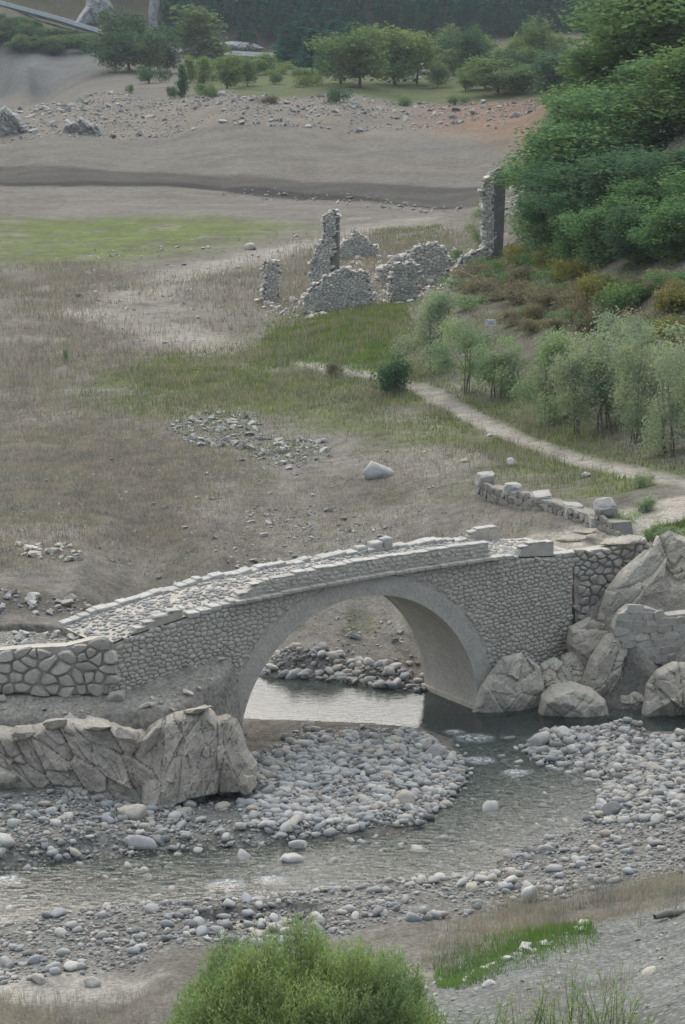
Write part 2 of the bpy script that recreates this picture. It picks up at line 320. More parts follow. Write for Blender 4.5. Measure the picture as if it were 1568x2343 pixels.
M['cobble'] = rock_mat('river_cobble', [(0.146, 0.151, 0.150), (0.241, 0.246, 0.242), (0.301, 0.299, 0.287), (0.370, 0.359, 0.336), (0.327, 0.293, 0.246), (0.258, 0.268, 0.271), (0.404, 0.391, 0.365), (0.189, 0.178, 0.164), (0.318, 0.319, 0.303)], (.85, 1.12), 6, .3, .02)
M['paving'] = rock_mat('deck_cobble', [(0.265, 0.266, 0.255), (0.335, 0.331, 0.315), (0.406, 0.393, 0.363), (0.296, 0.293, 0.274)], (.85, 1.12), 5, .3, .02)
M['crag'] = rock_mat('bedrock', [(0.345, 0.313, 0.264), (0.383, 0.347, 0.296)], (.74, 1.2), 1.3, .7, .10)
M['slab_rock'] = rock_mat('leaning_bedrock', [(0.370, 0.336, 0.280), (0.408, 0.372, 0.312), (0.429, 0.390, 0.329)], (.8, 1.18), 1.4, .5, .07)
M['ruin'] = rock_mat('ruin_stone', [(0.384, 0.378, 0.342), (0.492, 0.478, 0.431), (0.600, 0.578, 0.515), (0.516, 0.466, 0.398), (0.444, 0.443, 0.414)], (.75, 1.2), 1.5, .5, .05)
M['ruin_core'] = rock_mat('ruin_mortar', [(.17, .158, .138), (.2, .185, .162)], (.75, 1.2), 1.6, .6, .06)
M['far_rock'] = rock_mat('grey_crag', [(.24, .245, .255), (.30, .30, .305)], (.7, 1.25), .25, .9, .6)
M['far_stone'] = rock_mat('far_pale_stone', [(0.221, 0.217, 0.199), (0.306, 0.297, 0.270), (0.391, 0.378, 0.340), (0.264, 0.259, 0.249)], (.85, 1.1), 1, .2, .05)
# ------------------------------------------------------------------ zones of the ground
MEADOW = GP([(560,792),(620,762),(700,735),(840,702),(930,692),(960,760),(1000,850),(1130,900),(1300,985),(1568,1062),(1568,1092),(1400,1130),(1250,1110),(1080,1040),(900,1000),(760,965),(600,930),(450,955),(330,958),(170,905),(300,835),(450,802)])
BRIGHT = GP([(600,792),(690,770),(880,766),(905,830),(860,852),(720,812)])
FIELD = GP([(-80,495),(300,497),(700,508),(730,522),(560,560),(300,590),(100,604),(-80,606)])
MUD = GP([(-80,368),(150,378),(400,395),(700,415),(1160,420),(1160,436),(1100,470),(1060,476),(850,461),(620,452),(500,437),(300,426),(-80,414)])
CHAN = GP([(-80,416),(300,428),(500,437),(620,452),(850,461),(1060,476),(1060,471),(850,455),(700,443),(500,428),(300,418),(-80,408)])
BANKZ = GP([(-60,330),(400,312),(800,322),(1240,330),(1300,250),(1240,224),(800,215),(500,212),(240,205),(100,240),(-60,262)])
REDZ = GP([(950,232),(1100,225),(1290,222),(1290,330),(1150,330),(1000,280)])
TERR = GP([(420,205),(500,212),(800,214),(1240,222),(1320,215),(1320,170),(1000,165),(800,150),(620,140),(480,150)])
SCREE = GP([(-60,232),(90,236),(240,165),(235,95),(180,100),(60,120),(-60,115)])
GRAVL = GP([(-150,1850),(0,1830),(400,1805),(560,1700),(700,1662),(950,1672),(1055,1740),(1058,1790),(960,1885),(700,1915),(0,1975),(-150,2000)])
GRAVR = GP([(-150,2130),(0,2112),(640,2048),(1135,1992),(1360,1850),(1395,1792),(1215,1748),(1200,1692),(1290,1668),(1568,1680),(1700,1690),(1700,1990),(1568,2000),(1200,2070),(800,2135),(640,2165),(520,2155),(300,2220),(0,2255),(-150,2260)])
GRAVB = GP([(600,1540),(640,1490),(700,1490),(780,1500),(860,1520),(975,1545),(975,1580),(880,1572),(800,1560),(700,1548)])
NEARB = GP([(980,2250),(1060,2215),(1350,2118),(1500,2075),(1700,2030),(1750,2342),(1568,2500),(900,2500)])
DRYL = GP([(-100,930),(170,905),(330,960),(600,1060),(640,1110),(500,1190),(300,1290),(0,1310),(-100,1310)])
UNDER = GP([(1040,600),(1200,540),(1240,440),(1260,330),(1290,200),(1700,200),(1700,1050),(1450,1040),(1290,975),(1150,900),(1050,820),(1000,700)])
PATH1 = GP([(690,830),(780,848),(860,862),(950,885),(1010,915),(1080,955),(1180,1000),(1300,1045),(1430,1078),(1568,1112),(1700,1140)])
PATH2 = GP([(500,798),(400,762),(300,738),(190,715)]); PATH3 = GP([(300,690),(350,655),(430,625),(560,592),(650,572),(740,550),(860,520),(960,503)])
PATH4 = GP([(1300,1240),(1400,1232),(1480,1222),(1620,1190)]); PATH5 = GP([(640,790),(720,755),(820,735)])
SAND = GP([(-60,2235),(150,2225),(340,2240),(330,2275),(100,2300),(-60,2300)])
STONE1 = GP([(385,970),(480,940),(590,950),(600,1000),(740,1010),(760,1050),(640,1075),(560,1030),(440,1020)])
STONE2 = GP([(560,1160),(760,1150),(880,1230),(700,1290),(480,1290)])
CUT = GP([(-60,1358),(120,1368),(230,1378),(260,1395),(150,1410),(-60,1420)])
# ------------------------------------------------------------------ terrain sheet
rows = np.concatenate([np.linspace(-90, 44, 28)[:-1], np.linspace(44, 62, 60)[:-1], np.linspace(62, 112, 330)[:-1], np.geomspace(112, 620, 270)[:-1], np.geomspace(620, 1380, 60)])
cs = np.concatenate([-np.geomspace(.6, .19, 20)[:-1], np.linspace(-.19, .19, 256), np.geomspace(.19, .6, 20)[1:]])
ny, nx = len(rows), len(cs)
TX = cs[None, :] * np.maximum(rows, 46)[:, None]; TY = np.repeat(rows[:, None], nx, 1)
tz = Z(TX, TY); TV = np.stack([TX.ravel(), TY.ravel(), tz], -1); TP = TV[:, :2]
def mask(poly, soft, jit=0.0, js=3.0):
    s = poly_sd(TP, poly)
    if jit: s = s + jit * fbm(TP[:, 0] / js, TP[:, 1] / js, o=4)
    return smooth(-soft, soft, s)
def lmask(pl, w, soft, jit=.5, js=2.0):
    return 1 - smooth(w - soft, w + soft, line_d(TP, pl) + jit * fbm(TP[:, 0] / js, TP[:, 1] / js, o=4))
c3 = lambda *a: np.array(a, float)
X_, Y_ = TP[:, 0], TP[:, 1]
colr = np.empty((len(TV), 3)); colr[:] = c3(.180, .168, .150)
grit = np.full(len(TV), .10)
def lay(mk, c, gr=None):
    global colr, grit
    colr = colr * (1 - mk[:, None]) + c3(*c) * mk[:, None]
    if gr is not None: grit = grit * (1 - mk) + gr * mk
lay(smooth(.1, -.25, fbm(X_ / 9, Y_ / 14, o=4)) * .5, (.205, .193, .175))
lay(smooth(330, 400, Y_), (.17, .162, .147), 0)                                     # bare silt flats
lay(smooth(330, 400, Y_) * smooth(.0, .3, fbm(X_ / 120, Y_ / 9, o=3)) * .5, (.19, .175, .15), 0)
mk_dry = mask(DRYL, 3, 5, 8); lay(mk_dry * .75, (.150, .140, .122), .05)
lay(mask(FIELD, 10, 8, 25), (.130, .170, .050), 0)
mk_mud = mask(MUD, 2, 4, 14); lay(mk_mud * (.8 + .25 * fbm(X_ / 60, Y_ / 4, o=3)), (.045, .045, .044), 0)
lay(mask(CHAN, 1.2, 3, 8), (.022, .022, .022), 0)
lay(mask(BANKZ, 6, 8, 12), (.20, .175, .145), .35)
lay(mask(REDZ, 8, 8, 12) * .8, (.23, .135, .085), .2)
lay(smooth(540, 600, Y_) * smooth(-.075, -.04, X_ / np.maximum(Y_, 1)) * .9, (.115, .125, .062), .05); lay(mask(TERR, 5, 4, 10), (.105, .135, .055), 0)
mk_scree = mask(SCREE, 6, 8, 15); lay(mk_scree, (.135, .142, .147), .3)
lay(mk_scree * smooth(.05, .2, vnoise((X_ + Y_ * .6) / 22, (Y_ - X_ * .3) / 160)) * .6, (.19, .17, .14))
lay(smooth(760, 860, Y_) * (1 - mk_scree), (.10, .095, .06), .1)
mk_und = mask(UNDER, 2.5, 3, 5); lay(mk_und * .8, (.135, .12, .10), .12)
lay(mk_und * smooth(-.05, .3, fbm(X_ / 6, Y_ / 6, o=4)) * .7, (.085, .10, .045))
mk_mea = mask(MEADOW, 2.2, 3.0, 4); mk_bri = mask(BRIGHT, 2, 2, 3)
mk_grn = np.clip(mk_mea * (.45 + 1.1 * smooth(-.25, .25, fbm(X_ / 5, Y_ / 8, 3.3, o=4))), 0, 1)
lay(mk_grn * .85, (.118, .145, .058), .03); lay(mk_bri * .85, (.115, .19, .05), 0)
mk_path = np.max([lmask(PATH1, .72, .45), lmask(PATH2, 2.6, 1.5, 1.2, 3), lmask(PATH3, 3.0, 2.0, 2.0, 5), lmask(PATH4, 1.3, .8), lmask(PATH5, .9, .6)], 0)
lay((Y_ < 330) * (Y_ > 104) * smooth(.12, .3, fbm(X_ / 2.2, Y_ / 5.5, 8.8, o=4)) * .55, (.13, .122, .10)); lay((Y_ < 330) * (Y_ > 104) * smooth(.15, .35, fbm(X_ / 3.1, Y_ / 7, 4.4, o=4)) * .5, (.26, .245, .22)); lay((Y_ < 200) * (Y_ > 104) * smooth(.2, .36, fbm(X_ / 2.5, Y_ / 5, 12.1, o=3)) * .45, (.115, .13, .07))
lay(mk_path * .9, (.35, .328, .298), .25)
for k in ((350, 720, 6), (900, 510, 9), (800, 1190, 4), (700, 1230, 3), (1000, 1060, 4), (960, 1130, 2.5), (120, 950, 3), (60, 1230, 3), (480, 1150, 2)):
    p = G1(k[0], k[1]); lay(.7 * (1 - smooth(.2, 1, np.hypot(X_ - p[0], (Y_ - p[1]) * .5) / k[2] + .8 * fbm(X_ / 3, Y_ / 3, o=4))), (.26, .242, .218), .2)
mk_gr = np.max([mask(GRAVL, .7, 1.2, 1.5), mask(GRAVR, .7, 1.5, 1.5), mask(GRAVB, .4, .6, 1)], 0)
lay(mk_gr, (.20, .192, .18), .55)
lay(mask(SAND, 1, 1.2, 2), (.36, .345, .32), .12)
lay(mask(STONE1, 1.5, 2, 2) * .5, (.2, .19, .17), .5); lay(mask(STONE2, 2, 3, 2) * .5, (.25, .23, .205), .4)
lay(mask(CUT, 1, 1, 1.5), (.10, .09, .078), .2)
mk_nb = mask(NEARB, .35, .5, 1.0); lay(mk_nb, (.175, .185, .178), .5)
lay(smooth(50, 30, Y_), (.2, .19, .15))
lay(mask(RB, .5, .5, 1.0) * .9, (.43, .40, .355), .2)
lay(mask(CAUSE, .3, .2, .5), (.24, .225, .205), .7)
lay(mask(SHELF, .4, .3, 1) * (1 - mask(CAUSE, .2)), (.34, .31, .272), .35)
mn = (Y_ < 120); sw = np.full(len(TV), -9.0); sw[mn] = np.maximum(poly_sd(TP[mn], POOL), poly_sd(TP[mn], STREAM))
lay(smooth(-.35, .0, sw) * .75, (.105, .095, .082), .5)                               # wet margin and bed
lay(smooth(.05, .5, sw) * .8, (.165, .165, .145), .8)
colr = np.clip(colr * np.array([.665, .67, .655]), 0, 1)
q = np.arange(ny * nx).reshape(ny, nx); FQ = np.stack([q[:-1, :-1], q[:-1, 1:], q[1:, 1:], q[1:, :-1]], -1).reshape(-1, 4)
fm = lambda a: a[FQ].mean(1)
zone = np.zeros(len(FQ), int)
fY = fm(Y_)
zone[fY > 700] = 6
zone[(fm(mask(UNDER, .5)) > .5)] = 5
zone[fm(mask(BANKZ, .5)) > .5] = 7
zone[fm(mask(FIELD, .5)) > .5] = 2
zone[fm(mk_mea) > .5] = 2
zone[fm(mk_mud) > .5] = 3
zone[fm(mk_gr) > .5] = 4
zone[fm(sw) > .05] = 8
zone[fm(mk_path) > .5] = 1
zone[fm(mk_nb) > .5] = 9
ZN = {0: 'ground', 1: 'path', 2: 'meadow', 3: 'mudflat', 4: 'gravel_bar', 5: 'wooded_slope', 6: 'far_hillside', 7: 'reservoir_bank', 8: 'stream_bed', 9: 'near_bank'}
for k, nm in ZN.items():
    f = FQ[zone == k]
    if not len(f): continue
    u, inv = np.unique(f, return_inverse=True)
    o = obj(nm, mesh(nm, TV[u], inv.reshape(-1, 4), True, {'soil': colr[u], 'grit': grit[u]}), M['ground']); tag(o, kind='structure')
# ------------------------------------------------------------------ stream
def water_sheet(name, poly, lvl, step, grow, extra=None):
    pts = poly if extra is None else np.concatenate([poly, extra]); lo, hi = pts.min(0) - 1, pts.max(0) + 1
    gx = np.arange(lo[0], hi[0], step); gy = np.arange(lo[1], hi[1], step); XX, YY = np.meshgrid(gx, gy)
    P = np.stack([XX.ravel(), YY.ravel()], -1); s = poly_sd(P, poly)
    if extra is not None: s = np.maximum(s, poly_sd(P, extra))
    n, m_ = XX.shape; idx = np.arange(n * m_).reshape(n, m_); F = np.stack([idx[:-1, :-1], idx[:-1, 1:], idx[1:, 1:], idx[1:, :-1]], -1).reshape(-1, 4)
    F = F[(s[F].max(1) > -grow)]; u, inv = np.unique(F, return_inverse=True)
    P = P[u]; s = s[u]; z = lvl(P[:, 1])
    zt = Z(P[:, 0], P[:, 1]); deep = smooth(.15, .6, z - zt)
    rif = np.zeros(len(P))
    for (a, b, r) in ((1085, 1692, .75), (1095, 1738, .6), (1040, 1680, .4), (1180, 1765, .5), (520, 2010, .6), (620, 2000, .5), (20, 2000, .5)):
        w = atz(float(a), float(b), -.1); rif = np.maximum(rif, 1 - smooth(.3, 1.0, np.hypot((P[:, 0] - w[0]) * .7, P[:, 1] - w[1]) / r))
    flow = np.interp(P[:, 1], [72, 88, 92, 94, 99], [.30, .34, .28, .10, .16]) + .5 * rif
    V = np.stack([P[:, 0], P[:, 1], z + .02 * fbm(P[:, 0] * 2, P[:, 1] * 2.5, o=2) * np.clip(flow, 0, 1) + .05 * rif], -1)
    return tag(obj(name, mesh(name, V, inv.reshape(-1, 4), True, {'flow': flow, 'foam': rif, 'deep': deep}), M['water']), kind='structure')
water_sheet('water', POOL, wz, .16, .45, STREAM)
water_sheet('puddle', PUDDLE, lambda y: np.full(len(y), .03), .12, .2)
# ------------------------------------------------------------------ stone shapes
def ico(sub):
    bm = bmesh.new(); bmesh.ops.create_icosphere(bm, subdivisions=sub, radius=1.0)
    V = np.array([v.co[:] for v in bm.verts]); F = np.array([[v.index for v in f.verts] for f in bm.faces]); bm.free(); return V, F
ICO1, ICO2, ICO3 = ico(1), ico(2), ico(3)
def cobble_shape(sub, seed, amp=.2, flat=.72, sq=.8, cuts=5):
    V, F = {1: ICO1, 2: ICO2, 3: ICO3}[sub]; r = np.random.default_rng(seed)
    W = np.sign(V) * np.abs(V) ** sq; W = W / np.linalg.norm(W, axis=1, keepdims=True) * (.6 + .4 * np.linalg.norm(W, axis=1, keepdims=True))
    n = fbm(V[:, 0] * 1.1 + seed * 3.1, V[:, 1] * 1.1, V[:, 2] * 1.1 + seed, o=2)
    W = W * (1 + amp * 2 * n[:, None])
    nn = r.normal(size=(cuts, 3)); nn /= np.linalg.norm(nn, axis=1, keepdims=True); dd = r.uniform(.5, .85, cuts)          # a few worn flats
    for k in range(cuts): q = W @ nn[k]; W = W - nn[k][None] * np.maximum(q - dd[k], 0)[:, None] * .85
    W = W * np.array([1.0, r.uniform(.65, .95), flat * r.uniform(.75, 1.1)]); return W, F
def hull_shape(seed, n=14, box=.55, dims=(1, .8, .65)):
    r = np.random.default_rng(seed); p = r.normal(size=(n, 3)); p /= np.linalg.norm(p, axis=1, keepdims=True)
    p = np.sign(p) * np.abs(p) ** box; p *= np.array(dims)
    bm = bmesh.new(); [bm.verts.new(q) for q in p]; bmesh.ops.convex_hull(bm, input=bm.verts)
    loose = [v for v in bm.verts if not v.link_faces]; bmesh.ops.delete(bm, geom=loose, context='VERTS')
    bm.verts.index_update(); V = np.array([v.co[:] for v in bm.verts]); F = np.array([[v.index for v in f.verts] for f in bm.faces]); bm.free(); return V, F
def crag_shape(seed, sub=4, planes=16, dims=(1, 1, 1), rough=.05, sharp=None):
    """a faceted boulder: a ball cut by many planes, then roughened"""
    bm = bmesh.new(); bmesh.ops.create_icosphere(bm, subdivisions=sub, radius=1.0)
    V = np.array([v.co[:] for v in bm.verts]); F = np.array([[v.index for v in f.verts] for f in bm.faces]); bm.free()
    r = np.random.default_rng(seed); n = r.normal(size=(planes, 3)); n /= np.linalg.norm(n, axis=1, keepdims=True); d = r.uniform(.62, .92, planes)
    dot = V @ n.T; rad = np.where(dot > .05, d[None] / np.maximum(dot, .05), 9).min(1); rad = np.minimum(rad, 1.25)
    rad = rad * (1 + rough * fbm(V[:, 0] * 2.5 + seed, V[:, 1] * 2.5, V[:, 2] * 2.5, o=4) * 2)
    return V * rad[:, None] * np.array(dims), F
def xform(V, loc, scale, rot):
    return V * scale @ np.array(rot.to_matrix()).T + np.asarray(loc)
from mathutils import Euler
def joined(shapes, locs, scales, rots, pick):
    """many stones as arrays of one mesh; rots are z angles plus a small tilt"""
    Vs, Fs, off = [], [], 0
    for k in range(len(shapes)):
        idx = np.nonzero(pick == k)[0]
        if not len(idx): continue
        V, F = shapes[k]; n = len(idx)
        c, s = np.cos(rots[idx, 0]), np.sin(rots[idx, 0]); tx, ty = rots[idx, 1], rots[idx, 2]
        P = V[None] * scales[idx][:, None, :]
        y1 = P[..., 1] * np.cos(tx)[:, None] - P[..., 2] * np.sin(tx)[:, None]; z1 = P[..., 1] * np.sin(tx)[:, None] + P[..., 2] * np.cos(tx)[:, None]
        x1 = P[..., 0] * np.cos(ty)[:, None] + z1 * np.sin(ty)[:, None]; z1 = -P[..., 0] * np.sin(ty)[:, None] + z1 * np.cos(ty)[:, None]
        Q = np.stack([x1 * c[:, None] - y1 * s[:, None], x1 * s[:, None] + y1 * c[:, None], z1], -1) + locs[idx][:, None, :]
        Vs.append(Q.reshape(-1, 3)); Fs.append((F[None] + (np.arange(n) * len(V))[:, None, None]).reshape(-1, F.shape[1]) + off); off += n * len(V)
    return np.concatenate(Vs), np.concatenate(Fs)
def clip_poly(poly, a, nrm):
    out = []; n = len(poly); d = [(p[0] - a[0]) * nrm[0] + (p[1] - a[1]) * nrm[1] for p in poly]
    for i in range(n):
        j = (i + 1) % n
        if d[i] <= 0: out.append(poly[i])
        if (d[i] < 0) != (d[j] < 0) and abs(d[i] - d[j]) > 1e-12:
            t = d[i] / (d[i] - d[j]); out.append((poly[i][0] + t * (poly[j][0] - poly[i][0]), poly[i][1] + t * (poly[j][1] - poly[i][1])))
    return out
def stone_cells(inside, box, sw, sh, jit=.35, seed=1, slope=0.0, var=.0):
    """a rubble bond: relaxed cells laid in rough courses; inside(u,z) -> bool array"""
    r = np.random.default_rng(seed); u0, z0, u1, z1 = box; pts = []; z = z0 - sh; k = 0
    while z < z1 + sh:
        h = sh * r.uniform(.72, 1.3); u = u0 - sw + (k % 2) * sw * .5 * r.uniform(.6, 1.4)
        while u < u1 + sw:
            w = sw * r.uniform(.6, 1.45); pts.append((u + w / 2 + r.normal() * jit * .2 * w, z + h / 2 + r.normal() * jit * .35 * h + slope * (u - u0))); u += w
        z += h; k += 1
    pts = np.array(pts); A = np.array([1 / sw, 1 / sh]); q = pts * A
    keep = inside(pts[:, 0], pts[:, 1]); cells = []
    for i in np.nonzero(keep)[0]:
        d = q - q[i]; dd = (d * d).sum(1); nb = np.argsort(dd)[1:13]
        poly = [(-1.6, -1.6), (1.6, -1.6), (1.6, 1.6), (-1.6, 1.6)]
        for j in nb: poly = clip_poly(poly, d[j] / 2, d[j])
        if len(poly) >= 3: cells.append(np.array(poly) / A + pts[i])
    return cells
def stone_block(cell, gap, proud, depth, r, soft=.75):
    cr = .24 if soft < .9 else .07
    """one facing stone: rounded outline, domed front (towards -y), sides going back; local frame u,-v,z about its centre"""
    c = cell.mean(0); p = cell - c; p = p * np.maximum(1 - gap / np.maximum(np.linalg.norm(p, axis=1), .02), .3)[:, None]
    a = p; b = np.roll(p, -1, 0); p = np.concatenate([(a * (1 - cr) + b * cr)[:, None], (a * cr + b * (1 - cr))[:, None]], 1).reshape(-1, 2)
    n = len(p); f = 1 + r.normal(size=n) * (.03 if soft < .9 else .004); p = p * f[:, None]
    tu, tz_ = r.normal() * .12, r.normal() * .12
    o = lambda s, y: np.stack([p[:, 0] * s, y + (p[:, 0] * tu + p[:, 1] * tz_) * (y < .001), p[:, 1] * s], -1)
    V = np.concatenate([o(1, depth), o(1, 0), o(soft, -proud), [[0, -proud * 1.15, 0]]]); F = []
    for i in range(n):
        j = (i + 1) % n
        F += [(i, j, n + j), (i, n + j, n + i), (n + i, n + j, 2 * n + j), (n + i, 2 * n + j, 2 * n + i), (2 * n + i, 2 * n + j, 3 * n)]
    return c, V, np.array(F)
def facing(parent, cells, to_parent, mat, name='stone', gap=.02, proud=.05, depth=.12, limit=300, seed=3, proud_fn=None, rest_name='small_stones', soft=.75):
    """lay cells as stones on a wall face: the largest become single parts, the rest one mesh"""
    r = np.random.default_rng(seed); area = [abs(np.dot(c[:, 0], np.roll(c[:, 1], 1)) - np.dot(c[:, 1], np.roll(c[:, 0], 1))) for c in cells]
    order = np.argsort(area)[::-1]; Vs, Fs, off = [], [], 0
    for rank, k in enumerate(order):
        pr = proud * r.uniform(.6, 1.4) * (proud_fn(cells[k].mean(0)) if proud_fn else 1)
        c, V, F = stone_block(cells[k], gap, pr, depth, r, soft)
        if rank < limit:
            o = obj(name, mesh(name, V, F, .8 < soft < .85), mat, parent); o.matrix_local = Matrix.Translation(Vector(to_parent(c[0], 0, c[1]))) @ to_parent.rot.to_4x4()
        else:
            W = to_parent.arr(V + np.array([c[0], 0, c[1]])); Vs.append(W); Fs.append(F + off); off += len(W)
    if Vs: tag(obj(rest_name, mesh(rest_name, np.concatenate(Vs), np.concatenate(Fs), .8 < soft < .85), mat, parent), kind='stuff')
class Frame:
    """maps wall coordinates (u along, v back, z up) to a parent at origin `base`"""
    def __init__(s, origin, ang, base=(0, 0, 0)):
        s.o = np.asarray(origin, float) - np.asarray(base, float); s.ax = np.array([math.cos(ang), math.sin(ang), 0]); s.nx = np.array([-math.sin(ang), math.cos(ang), 0]); s.rot = Matrix.Rotation(ang, 3, 'Z')
        s.wo = np.asarray(origin, float)
    def __call__(s, u, v, z): return s.o + s.ax * u + s.nx * v + np.array([0, 0, z])
    def arr(s, A): return s.o + A[:, :1] * s.ax + A[:, 1:2] * s.nx + np.array([0, 0, 1.]) * A[:, 2:3]
    def face(s, px, py, v=0.0):
        """wall coordinates (u,z) of a sight line on the plane v"""
        d = ray(px, py); o = s.wo + s.nx * v - np.array([0, 0, CAM_H]); t = (o @ s.nx) / (d @ s.nx); p = d * t[..., None] + np.array([0, 0, CAM_H]) - s.wo
        return np.stack([p @ s.ax, p[..., 2]], -1)
def prism(poly, v0, v1, fr):
    """closed extrusion of a (u,z) polygon between depths v0 and v1"""
    from mathutils.geometry import tessellate_polygon
    poly = np.asarray(poly, float); n = len(poly); T = tessellate_polygon([[Vector((p[0], p[1], 0)) for p in poly]])
    V = np.concatenate([np.stack([poly[:, 0], np.full(n, v0), poly[:, 1]], -1), np.stack([poly[:, 0], np.full(n, v1), poly[:, 1]], -1)])
    F = [tuple(t) for t in T] + [tuple(i + n for i in t[::-1]) for t in T] + [(i, (i + 1) % n, (i + 1) % n + n, i + n) for i in range(n)]
    me = mesh('prism', fr.arr(V), F); bm = bmesh.new(); bm.from_mesh(me); bmesh.ops.recalc_face_normals(bm, faces=bm.faces); bm.to_mesh(me); bm.free(); return me
def box_part(name, fr, u0, u1, v0, v1, z0, z1, mat, parent, jit=.0, seed=0, bev=.03):
    r = np.random.default_rng(seed); bm = bmesh.new(); c = np.array([(u0 + u1) / 2, (v0 + v1) / 2, (z0 + z1) / 2])
    bmesh.ops.create_cube(bm, size=1); 
    for v in bm.verts:
        p = np.array(v.co[:]) * np.array([u1 - u0, v1 - v0, z1 - z0]) * (1 + r.normal(size=3) * jit); v.co = p
    if bev: bmesh.ops.bevel(bm, geom=bm.edges[:], offset=bev, segments=1, affect='EDGES')
    me = bpy.data.meshes.new(name); bm.to_mesh(me); bm.free()
    o = obj(name, me, mat, parent); o.matrix_local = Matrix.Translation(Vector(fr(*c))) @ fr.rot.to_4x4(); return o
def outline_rock(name, fr, poly, thick, mat, parent=None, step=.09, facets=1.2, seed=1, amp=.3, base=None, edge=.5, stretch=(1, 1), back=None, shear=0.0, rough=.06, planes=6, warp=.07, crack=.5):
    """rock face with a surveyed outline (u,z): domed and broken into tilted facets towards the viewer, closed behind"""
    poly = np.asarray(poly, float); lo, hi = poly.min(0) - step, poly.max(0) + step; r = np.random.default_rng(seed)
    gu = np.arange(lo[0], hi[0] + step, step); gz = np.arange(lo[1], hi[1] + step, step); U, ZZ = np.meshgrid(gu, gz); P = np.stack([U.ravel(), ZZ.ravel()], -1)
    s = poly_sd(P, poly)
    Q = P.copy(); outm = s < 0                       # snap outer grid points onto the outline
    best = np.full(outm.sum(), 1e9); bp = np.zeros((outm.sum(), 2)); PO = P[outm]
    for i in range(len(poly)):
        a, b = poly[i], poly[(i + 1) % len(poly)]; e = b - a; t = np.clip(((PO - a) @ e) / (e @ e + 1e-12), 0, 1); c = a + t[:, None] * e; d = ((PO - c) ** 2).sum(1)
        m_ = d < best; best[m_] = d[m_]; bp[m_] = c[m_]
    Q[outm] = bp; s = np.maximum(s, 0)
    W = np.stack([(Q[:, 0] + shear * Q[:, 1]) * stretch[0], Q[:, 1] * stretch[1]], -1)
    W = W + warp * facets * np.stack([fbm(Q[:, 0] / facets, Q[:, 1] / facets, seed, o=3), fbm(Q[:, 0] / facets, Q[:, 1] / facets, seed + 9, o=3)], -1)
    dep = np.zeros(len(Q))
    for lev, (fs, am) in enumerate(((facets, amp), (facets * .4, amp * .4))):
        area = (hi[0] - lo[0]) * stretch[0] * (hi[1] - lo[1]) * stretch[1]; n = max(int(area / fs ** 2), 3)
        S = np.stack([r.uniform(W[:, 0].min(), W[:, 0].max(), n), r.uniform(W[:, 1].min(), W[:, 1].max(), n)], -1); gr = r.normal(size=(n, 2)) * .45 * am / fs; of = r.uniform(-1, 1, n) * am * .7
        d = np.stack([np.hypot(W[:, 0] - S[k, 0], W[:, 1] - S[k, 1]) for k in range(n)], 1); near = d.argmin(1); ds = np.sort(d, 1)
        dep += of[near] + ((W - S[near]) * gr[near]).sum(1) - crack * am * np.exp(-((ds[:, 1] - ds[:, 0]) / (.06 * fs)) ** 2)
    dep += rough * 2 * fbm(Q[:, 0] * 3, Q[:, 1] * 3, seed * 1.7, o=4)
    prof = 1 - (1 - np.clip(s / edge, 0, 1)) ** 2
    cen = poly.mean(0); span = (hi - lo) * .5; pl_ = np.full(len(Q), 9.0)
    for k in range(planes):                          # large flat breaks
        an = r.uniform(0, 6.28); g = np.array([math.cos(an), math.sin(an)]) * r.uniform(.3, .9); pl_ = np.minimum(pl_, r.uniform(.85, 1.2) - ((Q - cen) / span) @ g)
    if planes: prof = prof * np.clip(pl_, .3, 1.0)
    zt = (Q[:, 1] - lo[1]) / (hi[1] - lo[1])
    front = -(thick * .55 * prof * (1.15 - .5 * zt) + dep * np.clip(s / (edge * .35), 0, 1)); rear = (thick if back is None else back) * .5 * prof
    n0, m0 = U.shape; idx = np.arange(n0 * m0).reshape(n0, m0); F = np.stack([idx[:-1, :-1], idx[:-1, 1:], idx[1:, 1:], idx[1:, :-1]], -1).reshape(-1, 4)
    F = F[(~outm)[F].any(1)]; u_, inv = np.unique(F, return_inverse=True); F = inv.reshape(-1, 4); k = len(u_)
    A = np.concatenate([np.stack([Q[u_, 0], front[u_], Q[u_, 1]], -1), np.stack([Q[u_, 0], rear[u_] + .01, Q[u_, 1]], -1)])
    F = np.concatenate([F, F[:, ::-1] + k])
    return obj(name, mesh(name, fr.arr(A), F, False), mat, parent)
# ------------------------------------------------------------------ the bridge
bridge = thing('stone_bridge', P0, 'humpbacked old stone arch bridge coated in dried silt spanning the stream', 'bridge')
BF = Frame(P0, TH, P0)
AC, AR = (-5.95, .05), 5.62                              # arch centre (u,z) and radius
def arch_pts(rad, a0, a1, n): t = np.linspace(a0, a1, n); return np.stack([AC[0] + rad * np.cos(t) * 1.035, AC[1] + rad * np.sin(t)], -1)
top_u = np.linspace(-17.4, 4.8, 60); TOPL = np.stack([top_u, deck(top_u) - .12], -1)
foot_l = [(-17.4, 2.2), (-12.6, .3), (-11.9, .05)]
body = np.concatenate([arch_pts(AR, math.pi, 0, 44), [(.05, -.6), (4.8, -.6)], TOPL[::-1], [(-17.4, 1.0), (-11.8, -.6)]])
obj('core', prism(body, .03, BW - .03, BF), M['mudcore'], bridge)
